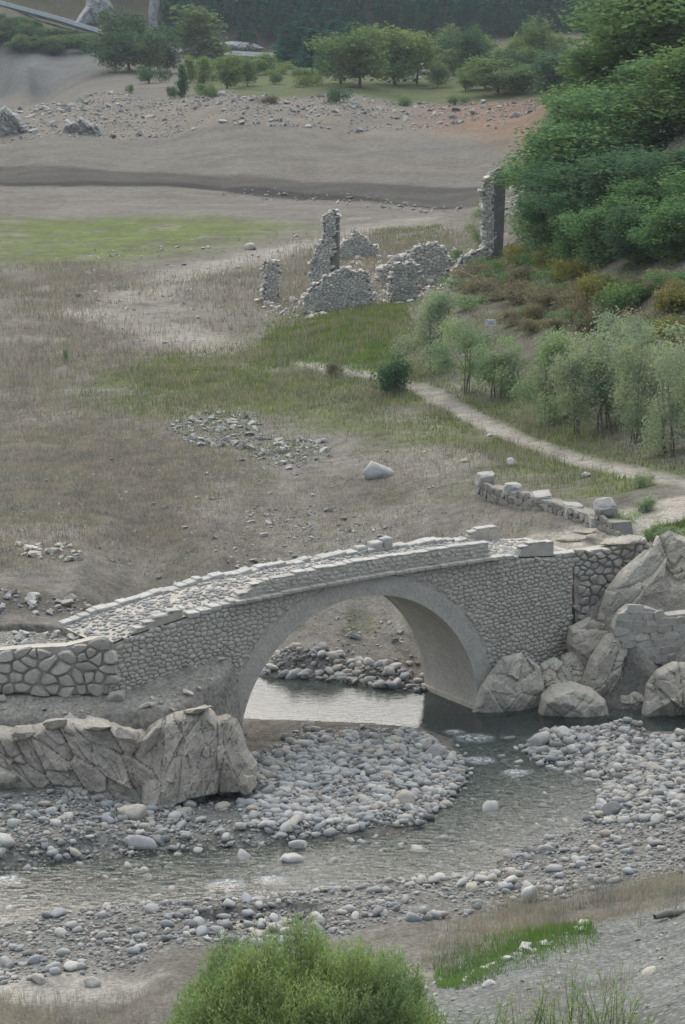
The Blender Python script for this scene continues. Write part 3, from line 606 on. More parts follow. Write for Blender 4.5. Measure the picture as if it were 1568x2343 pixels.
# arch barrel lining under the vault, laid in long courses
def barrel():
    V, F = [], []; n = 46; t = np.linspace(math.pi - .02, .0, n + 1); rr = np.random.default_rng(5); k = 0
    for i in range(n):
        v = .02
        while v < BW - .05:
            L = rr.uniform(.4, .8); v1 = min(v + L, BW - .02); g = .008; pr = rr.uniform(.004, .012)
            quad = [(t[i] - .002, v + g), (t[i] - .002, v1 - g), (t[i + 1] + .002, v1 - g), (t[i + 1] + .002, v + g)]
            for rad in (AR + .02, AR - pr):
                for (a, b) in quad: V.append((AC[0] + rad * math.cos(a) * 1.035, b, AC[1] + rad * math.sin(a)))
            F += [(k + 4, k + 5, k + 6, k + 7)] + [(k + j, k + (j + 1) % 4, k + 4 + (j + 1) % 4, k + 4 + j) for j in range(4)]; k += 8; v = v1
    return mesh('barrel_stones', BF.arr(np.array(V)), np.array(F))
tag(obj('barrel_stones', barrel(), M['ring'], bridge), kind='stuff')
# voussoirs of the near and far arch ring
RW = .82
def voussoirs(vf, sgn, n=44):
    rr = np.random.default_rng(8); t = np.linspace(math.pi + .01, -.01, n + 1)
    for i in range(n):
        a, b = t[i] - .0002, t[i + 1] + .0002; o_ = RW * rr.uniform(.88, 1.1); pr = rr.uniform(.010, .013); c = (a + b) / 2
        P = []
        for (rad, ang) in ((AR - .015, a), (AR - .015, b), (AR + o_, b), (AR + o_, a)): P.append((AC[0] + rad * math.cos(ang) * 1.035, AC[1] + rad * math.sin(ang)))
        P = np.array(P); m_ = P.mean(0); V = [(p[0], vf + sgn * .25, p[1]) for p in P] + [(p[0], vf - sgn * pr * .6, p[1]) for p in P] + [(m_[0] + (p[0] - m_[0]) * .997, vf - sgn * pr, m_[1] + (p[1] - m_[1]) * .997) for p in P]
        V = np.array(V); cen = V.mean(0); F = [(0, 1, 2, 3), (8, 9, 10, 11)] + [(q0, (q0 + 1) % 4, (q0 + 1) % 4 + 4, q0 + 4) for q0 in range(4)] + [(q0 + 4, (q0 + 1) % 4 + 4, (q0 + 1) % 4 + 8, q0 + 8) for q0 in range(4)]
        o = obj('voussoir', mesh('voussoir', V - cen, F), M['ring'], bridge); o.matrix_local = Matrix.Translation(Vector(BF(*cen))) @ BF.rot.to_4x4()
voussoirs(0, 1); voussoirs(BW, -1)
def foot(u): return np.interp(u, [-17.4, -14.5, -12.6, -11.6, 0, 1.5, 3.2, 4.8], [3.3, 2.6, 1.2, .2, .3, .9, 1.3, 1.6])
def in_wall(u, z):
    rr = np.hypot((u - AC[0]) / 1.035, z - AC[1])
    return (u > -17.3) & (u < 4.72) & (z < deck(u) - .14) & (z > foot(u) - .2) & ((rr > AR + RW + .1) | ((z < AC[1]) & (np.abs(u - AC[0]) > AR)))
facing(bridge, stone_cells(in_wall, (-17.4, 0, 4.8, 6.6), .27, .175, .6, 11, .05), BF, M['mudstone'], gap=.010, proud=.028, depth=.06, soft=.82, limit=300,
       proud_fn=lambda c: .45 + .55 * min(max((math.hypot(c[0] - AC[0], c[1] - AC[1]) - AR - RW) / 1.6, 0), 1))
# footing ledge of the right pier
box_part('footing', BF, -.28, .25, -.12, BW + .1, -.7, .22, M['slab_rock'], bridge, .02, 4)
# string course, parapets, kerb stones, paving
rs = np.random.default_rng(21); u = -11.9
while u < .5:
    w = rs.uniform(.28, .5); z = float(deck(u + w / 2)) - .1 + rs.normal() * .008; box_part('string_course_stone', BF, u, u + w - .012, -.2 - rs.uniform(0, .04), .1, z - .02, z + .12, M['drystone'], bridge, .03, int(u * 100 + 5000), .02); u += w
def parapet(name, u0, u1, v0, v1, prof, seed):
    uu = np.arange(u0, u1 + .01, .25); rr = np.random.default_rng(seed); h = np.interp(uu, [p[0] for p in prof], [p[1] for p in prof]) + rr.normal(size=len(uu)) * .025
    poly = np.concatenate([np.stack([uu, deck(uu) - .05], -1), np.stack([uu, deck(uu) + h], -1)[::-1]]); pw_ = obj(name, prism(poly, v0, v1, BF), M['mudcore'], bridge)
    u = u0
    while u < u1 - .1:
        w = min(rr.uniform(.3, .7), u1 - u); um = u + w / 2; z = float(deck(um)) + float(np.interp(um, [p[0] for p in prof], [p[1] for p in prof])); sl_ = float(deck(um + .2) - deck(um - .2)) / .4
        o = box_part('coping_stone', BF, u, u + w - .02, v0 - .01, v1 + .02, z - .03, z + rr.uniform(.01, .07), M['pale_slab'], pw_, .09, int(rr.integers(9999)), .02); u += w
parapet('parapet_wall', -11.7, .4, .02, .42, [(-11.7, .08), (-11.3, .25), (-10.8, .5), (-9, .58), (.2, .62), (.4, .6)], 1)
parapet('parapet_stub', 2.0, 3.75, .03, .42, [(2.0, .2), (2.3, .42), (2.7, .55), (3.75, .5)], 2)
parapet('parapet_stub', -16.2, -14.0, .03, .4, [(-16.2, .05), (-15.5, .22), (-14.3, .32), (-14.0, .3)], 3)
parapet('parapet_stub', 1.9, 3.4, BW - .4, BW - .03, [(1.9, .2), (2.2, .45), (3.0, .6), (3.4, .5)], 4)
in_par = lambda u, z: (u > -10.9) & (u < .3) & (z > deck(u) + .1) & (z < deck(u) + .5)
facing(bridge, stone_cells(in_par, (-11, 6, .4, 7.2), .28, .16, .6, 19), Frame(BR(0, .02, 0), TH, P0), M['mudstone'], gap=.008, proud=.016, depth=.03, limit=0, soft=.84, rest_name='parapet_stones')
rs = np.random.default_rng(23); u = -17.6
while u < 1.8:                                                           # leaning slabs along the far edge
    w = rs.uniform(.28, .55); z = float(deck(u + w / 2)) - .02 + rs.normal() * .02
    o = box_part('kerb_stone', BF, u, u + w * 1.05, BW - rs.uniform(.42, .6), BW + rs.uniform(0, .06), z - .1, z + rs.uniform(.08, .17), M['pale_slab'], bridge, .07, int(rs.integers(9999)), .03)
    o.rotation_euler.rotate_axis('Y', rs.uniform(-.22, -.02)); u += w
for k, (uu, w, h) in enumerate(((-3.9, .5, .3), (-3.2, .55, .4), (-2.6, .45, .5))): box_part('kerb_stone', BF, uu, uu + w, BW - .5, BW, float(deck(uu)) - .1, float(deck(uu)) + h, M['pale_slab'], bridge, .08, 300 + k, .05)
u = -14.0
while u < -11.9:                                                         # edging slabs on the near side
    w = rs.uniform(.35, .6); z = float(deck(u + w / 2)); box_part('edge_slab', BF, u, u + w - .02, -.05, rs.uniform(.4, .6), z - .14, z + rs.uniform(.0, .05), M['pale_slab'], bridge, .05, int(rs.integers(9999)), .02); u += w
for (a, b) in ((.6, 1.9), (3.8, 4.8)):
    u = a
    while u < b:
        w = rs.uniform(.35, .6); z = float(deck(u + w / 2)); box_part('edge_slab', BF, u, min(u + w, b) - .02, -.04, rs.uniform(.4, .6), z - .14, z + rs.uniform(.0, .06), M['pale_slab'], bridge, .05, int(rs.integers(9999)), .02); u += w
du = np.linspace(-17.6, 5.2, 120); dv = np.linspace(.05, BW - .05, 18); DU, DV = np.meshgrid(du, dv); dz = deck(DU) - .03 + .03 * fbm(DU * 2, DV * 2, o=3)
idx = np.arange(DU.size).reshape(DU.shape)
obj('roadway', mesh('roadway', BF.arr(np.stack([DU.ravel(), DV.ravel(), dz.ravel()], -1)), np.stack([idx[:-1, :-1], idx[:-1, 1:], idx[1:, 1:], idx[1:, :-1]], -1).reshape(-1, 4), True), M['mudcore'], bridge)
rs = np.random.default_rng(31); n = 2600; pu = rs.uniform(-17.5, 4.9, n); pv = rs.uniform(.1, BW - .3, n); sc = rs.uniform(.06, .15, n)
SH1 = [cobble_shape(1, k, .12, .7) for k in range(8)]; SH2 = [cobble_shape(2, 20 + k, .16, .72) for k in range(10)]
L = np.stack([pu, pv, deck(pu) - .03 + sc * .15], -1)
Vp, Fp = joined(SH1, L, np.stack([sc * 1.2, sc, sc * .6], -1), np.stack([rs.uniform(0, 6.3, n), rs.normal(size=n) * .15, rs.normal(size=n) * .15], -1), rs.integers(0, 8, n))
tag(obj('paving_cobbles', mesh('paving_cobbles', BF.arr(Vp), Fp, True), M['paving'], bridge), kind='stuff')
# ------------------------------------------------------------------ dry-stone walls at both ends
def dry_wall(name, fr, poly, thick, sw, sh, label, seed, mat='drystone', gap=.03, proud=.09, core_mat='mudcore', jit=1.0, group=None, base_z=0, limit=300, cat='wall', soft=.75):
    t = thing(name, fr.wo, label, cat, group); f2 = Frame(fr.wo, 0, fr.wo); f2.ax, f2.nx, f2.rot = fr.ax, fr.nx, fr.rot
    poly = np.asarray(poly, float); c = poly.mean(0); inner = c + (poly - c) * .985
    obj('core', prism(inner, .06, thick, f2), M[core_mat], t)
    ins = lambda u, z: poly_sd(np.stack([u, z], -1), poly) > .03
    facing(t, stone_cells(ins, (*poly.min(0), *poly.max(0)), sw, sh, jit, seed), f2, M[mat], gap=gap, proud=proud, depth=.16, limit=limit, seed=seed, soft=soft)
    return t
LF = Frame(BR(-17.42, .0, 0), 0.0)
pl = LF.face(np.array([250., 262, 215, 150, 60, -30, -160, -160, 0, 120, 250]), np.array([1580., 1468, 1462, 1478, 1482, 1490, 1500, 1590, 1582, 1590, 1588]))
dry_wall('dry_stone_wall', LF, pl, .6, .55, .42, 'low dry-stone retaining wall of big rounded blocks at the left end of the bridge', 5)
RF = Frame(BR(4.82, .05, 0), R(24))
pl = RF.face(np.array([1317., 1314, 1312, 1400, 1440, 1480, 1490, 1450, 1420, 1395, 1365, 1345]), np.array([1425., 1340, 1264, 1252, 1244, 1232, 1262, 1290, 1320, 1370, 1415, 1425]))
dry_wall('dry_stone_wall', RF, pl, .7, .46, .3, 'dry-stone wall of slabs and wedges wedged between bridge and leaning rock', 6)
MF = Frame(atz(1560., 1530., 1.4), R(12))
pl = MF.face(np.array([1410., 1405, 1425, 1445, 1490, 1530, 1600, 1640, 1640, 1560, 1500, 1470, 1440, 1425]), np.array([1475., 1440, 1402, 1388, 1392, 1408, 1400, 1410, 1540, 1532, 1518, 1526, 1532, 1505]))
t = dry_wall('masonry_block', MF, pl, .7, .62, .30, 'toppled block of mud-coated squared masonry on the right bank', 9, 'ring', .003, .006, 'ring', .2, cat='ruin', soft=.93)
# ------------------------------------------------------------------ bedrock and boulders by the bridge
def opoly(fr, pts): a = np.array(pts, float); return fr.face(a[:, 0], a[:, 1])
def ofr(px, y, ang=0.0): return Frame(((px - 784) / FPX * y / math.cos(PITCH), y, 0.0), R(ang))
CF = ofr(300, 84.5); t = thing('rock_outcrop', CF.wo, 'fractured grey bedrock cliff under the left end of the bridge', 'rock'); CF2 = Frame(CF.wo, 0, CF.wo)
pp = lambda pts: opoly(CF, pts)
outline_rock('rock_face', CF2, pp([(-150,1690),(-60,1672),(0,1660),(40,1668),(90,1655),(150,1642),(205,1648),(262,1654),(296,1672),(325,1668),(350,1690),(368,1740),(372,1800),(365,1840),(330,1846),(200,1844),(100,1850),(-150,1852)]), 1.5, M['crag'], t, .045, 1.0, 3, .17, edge=.28, stretch=(1.25, .8), shear=.7, planes=0, rough=.035, crack=.45)
outline_rock('rock_face', CF2, pp([(322,1842),(318,1760),(328,1690),(340,1662),(365,1645),(400,1628),(440,1624),(470,1613),(492,1630),(505,1650),(512,1700),(515,1760),(505,1806),(440,1814),(390,1838)]), 2.2, M['crag'], t, .045, .9, 4, .15, edge=.25, stretch=(1.6, .6), shear=-.1, planes=3, rough=.035, crack=.45)
outline_rock('rock_face', CF2, pp([(492,1812),(488,1720),(490,1640),(520,1632),(545,1645),(556,1672),(566,1710),(590,1745),(586,1795),(545,1808)]), 1.8, M['crag'], t, .045, .8, 5, .14, edge=.25, stretch=(1.6, .6), planes=3, rough=.035, crack=.45)
rk = np.random.default_rng(14)
for kk, (xc, yc_, wpx, hpx) in enumerate(((60,1668,50,26),(130,1652,46,24),(228,1652,56,22),(300,1680,50,40),(336,1700,30,70),(20,1780,60,80),(455,1618,60,14),(560,1780,40,60),(90,1835,60,30),(250,1835,56,26))):
    q_ = CF.face(np.array([float(xc)]), np.array([float(yc_)]))[0]; m_ = 84.5 / FPX / .97; V, F = crag_shape(900 + kk, 4, 13, (1, 1, 1), .04)
    obj('rock_block', mesh('rock_block', V * np.array([wpx * m_ * .6, .55, hpx * m_ * .6]), F), M['crag'], t, (q_[0], -.35 - .25 * (yc_ > 1700), q_[1]), (rk.normal() * .15, rk.normal() * .2, rk.normal() * .3))
def slab(name, y, pts, thick, label, seed, ang=0, facets=.8, amp=.2, edge=.2, mat='slab_rock', cat='rock', stretch=(1, 1), shear=0, group=None):
    cx = np.mean([p[0] for p in pts]); cy = np.mean([p[1] for p in pts]); gw = 1.14 if name in ('leaning_slab', 'bedrock_slab', 'pier_rock', 'wedge_rock', 'cliff_block', 'low_rock') else 1.0
    pts = [(cx + (a - cx) * gw, cy + (b - cy) * gw) for a, b in pts]; fr = ofr(cx, y, ang); P = opoly(fr, pts); base = fr.wo + np.array([0, 0, P[:, 1].min()])
    f2 = Frame(fr.wo, R(ang), base); o = outline_rock(name, f2, P, thick, M[mat], None, .06, facets, seed, amp, edge=edge, stretch=stretch, shear=shear, rough=.035, planes=9); o.location = base
    return tag(o, label, cat, group)
slab('leaning_slab', 98.6, [(1376,1408),(1392,1350),(1425,1308),(1470,1270),(1500,1260),(1516,1288),(1510,1322),(1468,1348),(1455,1384),(1430,1412),(1402,1428)], 1.7, 'large smooth slab of bedrock leaning against the dry-stone wall', 12, 8, 1.6, .14, .3, stretch=(1.4, .7), shear=-.7)
slab('bedrock_slab', 97.9, [(1306,1440),(1345,1418),(1395,1440),(1375,1490),(1340,1540),(1310,1520),(1300,1470)], 1.5, 'blunt bedrock slab at the right foot of the bridge wall', 13, 5, 1.2, .14)
slab('bedrock_slab', 97.1, [(1335,1560),(1352,1510),(1385,1462),(1412,1456),(1424,1500),(1412,1575),(1402,1612),(1370,1616),(1338,1605)], 1.6, 'tall ridged bedrock slab standing at the water below the leaning slab', 14, 10, 1.0, .18, .3, stretch=(1.6, .6), shear=-.35)
slab('pier_rock', 96.3, [(1088,1632),(1108,1570),(1150,1512),(1190,1502),(1228,1530),(1240,1590),(1236,1634),(1130,1640)], 1.3, 'silted bedrock block at the waterline against the right pier', 15, 20, 1.0, .12)
slab('waterline_boulder', 95.7, [(1228,1640),(1238,1592),(1262,1572),(1310,1560),(1352,1572),(1385,1600),(1396,1642),(1330,1650),(1260,1648)], 1.9, 'broad rounded boulder lying in the pool below the bridge wall', 16, 0, 1.3, .12)
slab('wedge_rock', 97.2, [(1226,1570),(1240,1522),(1268,1508),(1300,1528),(1312,1566),(1285,1588),(1240,1590)], 1.2, 'wedge of bedrock tucked above the broad waterline boulder', 17, 0, .7, .14)
slab('wedge_rock', 97.4, [(1280,1560),(1288,1505),(1312,1496),(1335,1530),(1346,1590),(1330,1612),(1295,1600)], 1.1, 'cracked grey rock between the broad boulder and tall ridged slab', 18, 0, .7, .15)
slab('bank_boulder', 95.6, [(1466,1640),(1478,1565),(1500,1532),(1540,1512),(1600,1518),(1640,1560),(1640,1650),(1540,1648),(1490,1650)], 2.0, 'big pale boulder at the right edge standing in the pool', 19, 0, 1.2, .22, stretch=(1.3, .8), shear=.4)
slab('cliff_block', 101.5, [(1500,1252),(1508,1232),(1535,1222),(1568,1236),(1640,1250),(1640,1390),(1560,1370),(1540,1320),(1520,1285)], 2.2, 'angular cliff block high on the right edge above the masonry', 20, 0, 1.2, .2)
slab('flat_rock', 99.9, [(1368,1246),(1390,1232),(1440,1222),(1472,1226),(1462,1242),(1420,1250)], 1.2, 'flat tilted capstone lying on top of the right dry-stone wall', 21, 0, 1.2, .06, .2)
slab('flat_rock', 101.8, [(1268,1236),(1285,1224),(1320,1220),(1345,1228),(1330,1240),(1290,1242)], .9, 'flat grey rock embedded in the dirt behind the parapet stub', 22, 0, .8, .06, .2)
slab('flat_rock', 103.5, [(1305,1218),(1330,1208),(1365,1208),(1372,1216),(1340,1224)], .9, 'pale flat rock beside the path beyond the right parapet stub', 23, 0, .8, .06, .2)
slab('low_rock', 96.6, [(1412,1612),(1418,1590),(1450,1580),(1478,1586),(1480,1612),(1445,1620)], .9, 'low split rock between the tall ridged slab and right edge boulder', 24, 0, .6, .1, .25)
# squared blocks on the sunken wall behind the bridge
b0, b1 = G1(1090, 1138), G1(1395, 1222); ba = math.atan2(b1[1] - b0[1], b1[0] - b0[0]); KF = Frame((b0[0], b0[1], 0), ba)
pl = KF.face(np.array([1086., 1092, 1180, 1260, 1340, 1405, 1410, 1330, 1230, 1150]), np.array([1140., 1108, 1128, 1150, 1176, 1196, 1232, 1226, 1196, 1165]))
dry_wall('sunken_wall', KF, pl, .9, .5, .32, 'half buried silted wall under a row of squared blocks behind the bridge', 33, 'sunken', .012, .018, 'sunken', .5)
for i, (bx, by, w, h, tl, lb) in enumerate(((1110,1110,44,34,.05,'squared block with pebbles on top, farthest left in the row on the sunken wall'), (1172,1134,52,34,-.06,'squared block second from the left in the row on the sunken wall'), (1242,1158,58,36,.03,'squared block in the middle of the row on the sunken wall'),
        (1312,1184,62,36,-.04,'squared block fourth from the left in the row on the sunken wall'), (1386,1176,40,34,.5,'tilted squared block behind the end of the row on the sunken wall'), (1374,1208,54,36,.06,'squared block at the near right end of the row on the sunken wall'))):
    uz = KF.face(np.array([float(bx)]), np.array([float(by)]), .45)[0]; p = KF.wo + KF.ax * uz[0] + KF.nx * .45; z = uz[1]; mpp = p[1] / FPX / .98
    V, F = crag_shape(60 + i, 3, 10, (1, 1, 1), .03); B = np.sign(V) * np.abs(V) ** .48; B = B / np.abs(B).max() * .5 * (1 + .2 * fbm(V[:, 0] * 2 + i, V[:, 1] * 3, V[:, 2] * 3, o=3)[:, None])
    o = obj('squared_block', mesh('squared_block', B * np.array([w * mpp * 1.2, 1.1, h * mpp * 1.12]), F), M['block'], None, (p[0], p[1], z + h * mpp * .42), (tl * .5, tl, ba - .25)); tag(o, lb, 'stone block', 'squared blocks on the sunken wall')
# ------------------------------------------------------------------ single boulders
def boulder(px, py, rpx, label, seed, mat='cobble', dims=(1, .85, .7), name='boulder', sink=.25, rz=0, planes=14, group=None, cat='boulder'):
    p = G1(px, py); m = rpx * np.hypot(p[1], CAM_H - p[2]) / FPX; V, F = crag_shape(seed, 3, planes, dims, .04)
    o = obj(name, mesh(name, V, F, True), M[mat], None, (p[0], p[1], p[2] + m * dims[2] * (.62 - sink)), (random.uniform(-.15, .15), random.uniform(-.15, .15), rz), m * 1.15); return tag(o, label, cat, group)
BL = [(860,1092,30,'lone grey boulder lying on bare soil above the bridge','pale_slab',(1,.8,.75)), (1065,1058,12,'small pale flat stone left of the grass edge','pale_slab',(1,.8,.5)),
 (1172,1062,14,'small jagged pale rock standing in short grass','pale_slab',(1,.7,.7)), (1340,1092,14,'pale angular stone on the grass beside the dirt path','pale_slab',(1,.8,.65)), (1122,998,8,'tiny white stone in grass beside the dirt path','pale_slab',(1,.8,.6)),
 (394,1822,34,'grey sloping boulder at the foot of the bedrock cliff','slab_rock',(1,.8,.6)), (300,1868,36,'brown silted rock lump on the gravel below the cliff','slab_rock',(1,.7,.6)), (318,1935,30,'pale long boulder on the left gravel bar','cobble',(1,.6,.5)),
 (995,1730,28,'large grey boulder at the head of the gravel bar','cobble',(1,.85,.75)), (928,1835,25,'pale wedge boulder amid the central gravel bar','cobble',(1,.85,.8)), (668,1975,29,'pale boulder at the upper edge of the lower stream','pale_slab',(1,.75,.6)),
 (560,1970,23,'dark grey boulder at the stream edge left of the pale boulder','cobble',(1,.8,.7)), (682,1942,22,'grey boulder just behind the pale stream-edge boulder','cobble',(1,.8,.7)), (1125,1856,36,'long flat rock in the middle of the stream bend','cobble',(1,.55,.38)),
 (956,1950,25,'rounded brown flat stone in the lower stream','cobble',(1,.7,.5)), (1236,1702,26,'white boulder at the outlet of the pool','pale_slab',(1,.8,.7)), (1286,1684,19,'white boulder on the pool rim right of the outlet','pale_slab',(1,.8,.7)),
 (1210,2062,25,'upright buff boulder alone on the near gravel','pale_slab',(.8,.7,1)), (1390,1650,15,'small round boulder standing in the dark pool','cobble',(1,.8,.8)), (1400,1858,28,'broad grey boulder on the right edge of the stream bend','cobble',(1,.8,.6)),
 (10,1935,24,'pale boulder cut by the left edge of the picture','pale_slab',(1,.8,.8)), (92,2246,19,'pale stone on the sandy patch at lower left','cobble',(1,.7,.7)), (210,2252,19,'grey stone on the sandy patch beside dry grass','cobble',(1,.8,.7)),
 (1488,2226,21,'brown stone alone on the grey near bank','slab_rock',(1,.7,.5)), (1118,2256,15,'pale stone below the green grass strip','pale_slab',(1,.8,.5)), (575,572,15,'lone rock on the track beside the green field','slab_rock',(1,.7,.6)),
 (338,2012,15,'white round stone standing in the lower stream','pale_slab',(1,.75,.6)), (258,2018,14,'buff round stone standing in the lower stream','cobble',(1,.8,.6)), (22,2085,14,'pale stone at the near edge of the stream far left','pale_slab',(1,.7,.6)),
 (270,1600,20,'leaning grey stone against the foot of the bridge wall','drystone',(1,.6,.9)), (205,1655,18,'angular grey block on the dirt shelf above the cliff','drystone',(1,.8,.7)), (160,1650,16,'pale angular block on the dirt shelf left of another block','pale_slab',(1,.8,.6)), (1395,1765,14,'brown stone at the pool-side gravel edge','cobble',(1,.8,.6)),
 (1180,440,16,'dark rock protruding at the edge of the trees','crag',(1.2,.8,.9)),(280,1443,20,'angular block at the left end of the bridge roadway','pale_slab',(1,.8,.7))]
for i, (a, b, c, lb, mt, dm) in enumerate(BL): boulder(a, b, c, lb, 100 + i, mt, dm, rz=i * 1.3)
# ------------------------------------------------------------------ river cobbles
HB = [hull_shape(200 + k, 16, .7, (1, .85, .65)) for k in range(8)]
def scatter(poly, n, seed, rmin=.06, pw=.55, rmax=.42, test=None):
    r = np.random.default_rng(seed); lo, hi = poly.min(0), poly.max(0); P = np.stack([r.uniform(lo[0], hi[0], n * 3), r.uniform(lo[1], hi[1], n * 3)], -1)
    P = P[poly_sd(P, poly) > -.1]
    if test is not None: P = P[test(P)]
    P = P[:n]; rad = np.minimum(rmin * (1 - r.uniform(0, .999, len(P))) ** -pw, rmax); return P, rad
def clump(P, s=.45, th=-.15): return fbm(P[:, 0] * s, P[:, 1] * s, 2.2, o=3) > th - np.random.default_rng(1).uniform(0, .35, len(P))
SUB = lambda pts: GP(pts)
sets = [(scatter(GRAVL, 7000, 1, .045, .42, .28, lambda P: clump(P, .5, .0)), 'cobble on the gravel bar between the cliff and the stream'),
        (scatter(SUB([(560,1760),(700,1690),(960,1680),(1055,1740),(1055,1790),(950,1885),(700,1915),(560,1900)]), 7000, 2, .055, .42, .28), 'cobble on the coarse gravel bar in front of the arch'),
        (scatter(GRAVR, 8600, 3, .042, .43, .27, lambda P: clump(P, .4, -.05)), 'cobble on the near gravel below the lower stream'),
        (scatter(SUB([(1215,1700),(1290,1668),(1568,1680),(1700,1690),(1700,1850),(1568,1880),(1400,1880),(1370,1850),(1400,1795),(1230,1745)]), 6000, 4, .055, .42, .27), 'cobble on the pale gravel bar right of the pool outlet'),
        (scatter(GRAVB, 500, 5, .075, .5, .34), 'cobble on the far bank seen under the arch'),
        (scatter(STREAM, 2000, 6, .05, .52, .24), 'cobble lying in the shallow stream')]
allP, allR, allL = [], [], []
for (P, rad), lb in sets: allP.append(P); allR.append(rad); allL += [lb] * len(P)
allP = np.concatenate(allP); allR = np.concatenate(allR); allL = np.array(allL)
zz = Z(allP[:, 0], allP[:, 1]); rr_ = np.random.default_rng(77); N = len(allP)
asp = np.stack([rr_.uniform(.9, 1.35, N), rr_.uniform(.8, 1.05, N), rr_.uniform(.7, 1.0, N)], -1)
loc = np.stack([allP[:, 0], allP[:, 1], zz + allR * .28], -1); px_, py_ = proj(loc)
score = allR / loc[:, 1] * ((px_ > 5) & (px_ < 1563) & (py_ < 2330)); score[allL == sets[5][1]] *= .8
single = np.argsort(score)[::-1][:300]; ism = np.zeros(N, bool); ism[single] = True
rot = np.stack([rr_.uniform(0, 6.28, N), rr_.normal(size=N) * .22, rr_.normal(size=N) * .22], -1)
CT = [('pale', [(0.369, 0.360, 0.335), (0.423, 0.414, 0.383)]), ('mid grey', [(0.279, 0.280, 0.271), (0.315, 0.316, 0.301)]), ('blue grey', [(0.243, 0.258, 0.267), (0.297, 0.307, 0.310)]), ('buff', [(0.342, 0.307, 0.258), (0.378, 0.343, 0.292)]), ('dark grey', [(0.171, 0.169, 0.165), (0.211, 0.205, 0.196)])]
for n_, c_ in CT: M['cob_' + n_] = rock_mat('cobble_' + n_.replace(' ', '_'), c_, (.85, 1.12), 6, .3, .02)
CM = {(n_, k): mesh('river_cobble', *((SH2 + HB)[k]), True) for n_, _ in CT for k in range(14)}
for (n_, k), m_ in CM.items(): m_.materials.append(M['cob_' + n_])
med = np.median(allR[single])
bpos = np.array([o.location[:2] for o in bpy.data.objects if o.name.startswith('boulder') and o.location.y < 105]); bnm = [o['label'] for o in bpy.data.objects if o.name.startswith('boulder') and o.location.y < 105]
for i in single:
    k = int(rr_.integers(14)); cn = CT[int(rr_.choice(5, p=[.28, .3, .2, .13, .09]))][0]
    lb = ('large ' if allR[i] > med else '') + ('rounded ' if k < 10 else 'angular ') + cn + ' ' + str(allL[i])
    o = obj('river_cobble', CM[(cn, k)], None, None, loc[i], (rot[i, 1], rot[i, 2], rot[i, 0]), asp[i] * allR[i]); tag(o, lb, 'cobble', str(allL[i]).replace('cobble', 'cobbles', 1))
big = (allR > .11) & ~ism; sm_ = (allR <= .11) & ~ism
TINY = [cobble_shape(1, 40 + k, .14, .7) for k in range(8)]
for nm, mk_, shp in (('river_cobbles', big, SH2[:5] + HB[:7]), ('river_pebbles', sm_, TINY)):
    V, F = joined(shp, loc[mk_], asp[mk_] * allR[mk_][:, None], rot[mk_], rr_.integers(0, len(shp), mk_.sum()))
    tag(obj(nm, mesh(nm, V, F, True), M['cobble']), 'loose grey and buff %s covering the stream banks' % ('cobbles' if nm[-8] == 'c' else 'pebbles'), 'stones', kind='stuff')
# ------------------------------------------------------------------ vegetation builders
GREY_GREEN = [(0.221, 0.281, 0.184), (0.297, 0.365, 0.245), (0.374, 0.442, 0.306), (0.255, 0.323, 0.193)]
M['leaf_big'] = leaf_mat('broad_leaves', [(0.078, 0.154, 0.076), (0.118, 0.219, 0.102), (0.157, 0.272, 0.127), (0.204, 0.319, 0.141), (0.102, 0.191, 0.102)])
M['leaf_big2'] = leaf_mat('broad_leaves_yellower', [(0.102, 0.173, 0.078), (0.150, 0.243, 0.100), (0.203, 0.297, 0.123), (0.122, 0.211, 0.100)])
M['leaf_dark'] = leaf_mat('dark_leaves', [(0.058, 0.117, 0.074), (0.088, 0.161, 0.094), (0.117, 0.196, 0.104)])
M['leaf_willow'] = leaf_mat('willow_leaves', GREY_GREEN, .4)
M['leaf_willow2'] = leaf_mat('willow_leaves_greener', [(0.204, 0.284, 0.160), (0.277, 0.378, 0.209), (0.333, 0.436, 0.272)], .3)
M['leaf_autumn'] = leaf_mat('autumn_leaves', [(0.196, 0.225, 0.070), (0.248, 0.242, 0.076), (0.237, 0.180, 0.086), (0.165, 0.214, 0.070), (0.206, 0.236, 0.086)])
M['leaf_brush'] = leaf_mat('dry_brush', [(0.246, 0.209, 0.154), (0.198, 0.200, 0.128), (0.302, 0.254, 0.200), (0.160, 0.181, 0.100)])
M['leaf_pine'] = leaf_mat('pine_needles', [(0.018, 0.114, 0.086), (0.026, 0.145, 0.105), (0.036, 0.170, 0.111), (0.022, 0.126, 0.105)], .3)
M['leaf_far'] = leaf_mat('far_leaves', [(0.104, 0.166, 0.085), (0.148, 0.227, 0.101), (0.209, 0.287, 0.122), (0.122, 0.192, 0.101)])
M['leaf_far2'] = leaf_mat('far_yellow_green_leaves', [(0.150, 0.220, 0.090), (0.203, 0.286, 0.109), (0.244, 0.323, 0.138)])
M['leaf_bush'] = leaf_mat('broom_leaves', [(0.157, 0.252, 0.116), (0.209, 0.320, 0.137), (0.271, 0.389, 0.167), (0.324, 0.423, 0.167), (0.178, 0.286, 0.147), (0.355, 0.378, 0.156)], .45)
M['bark'] = plain_mat('bark', (.13, .105, .085), .9, .3, 6); M['bark_grey'] = plain_mat('grey_bark', (.17, .155, .14), .9, .3, 6)
M['drift'] = plain_mat('driftwood', (.30, .275, .25), .9, .25, 8); M['bush_stem'] = plain_mat('bush_stem', (.16, .15, .08), .8, .3, 8)
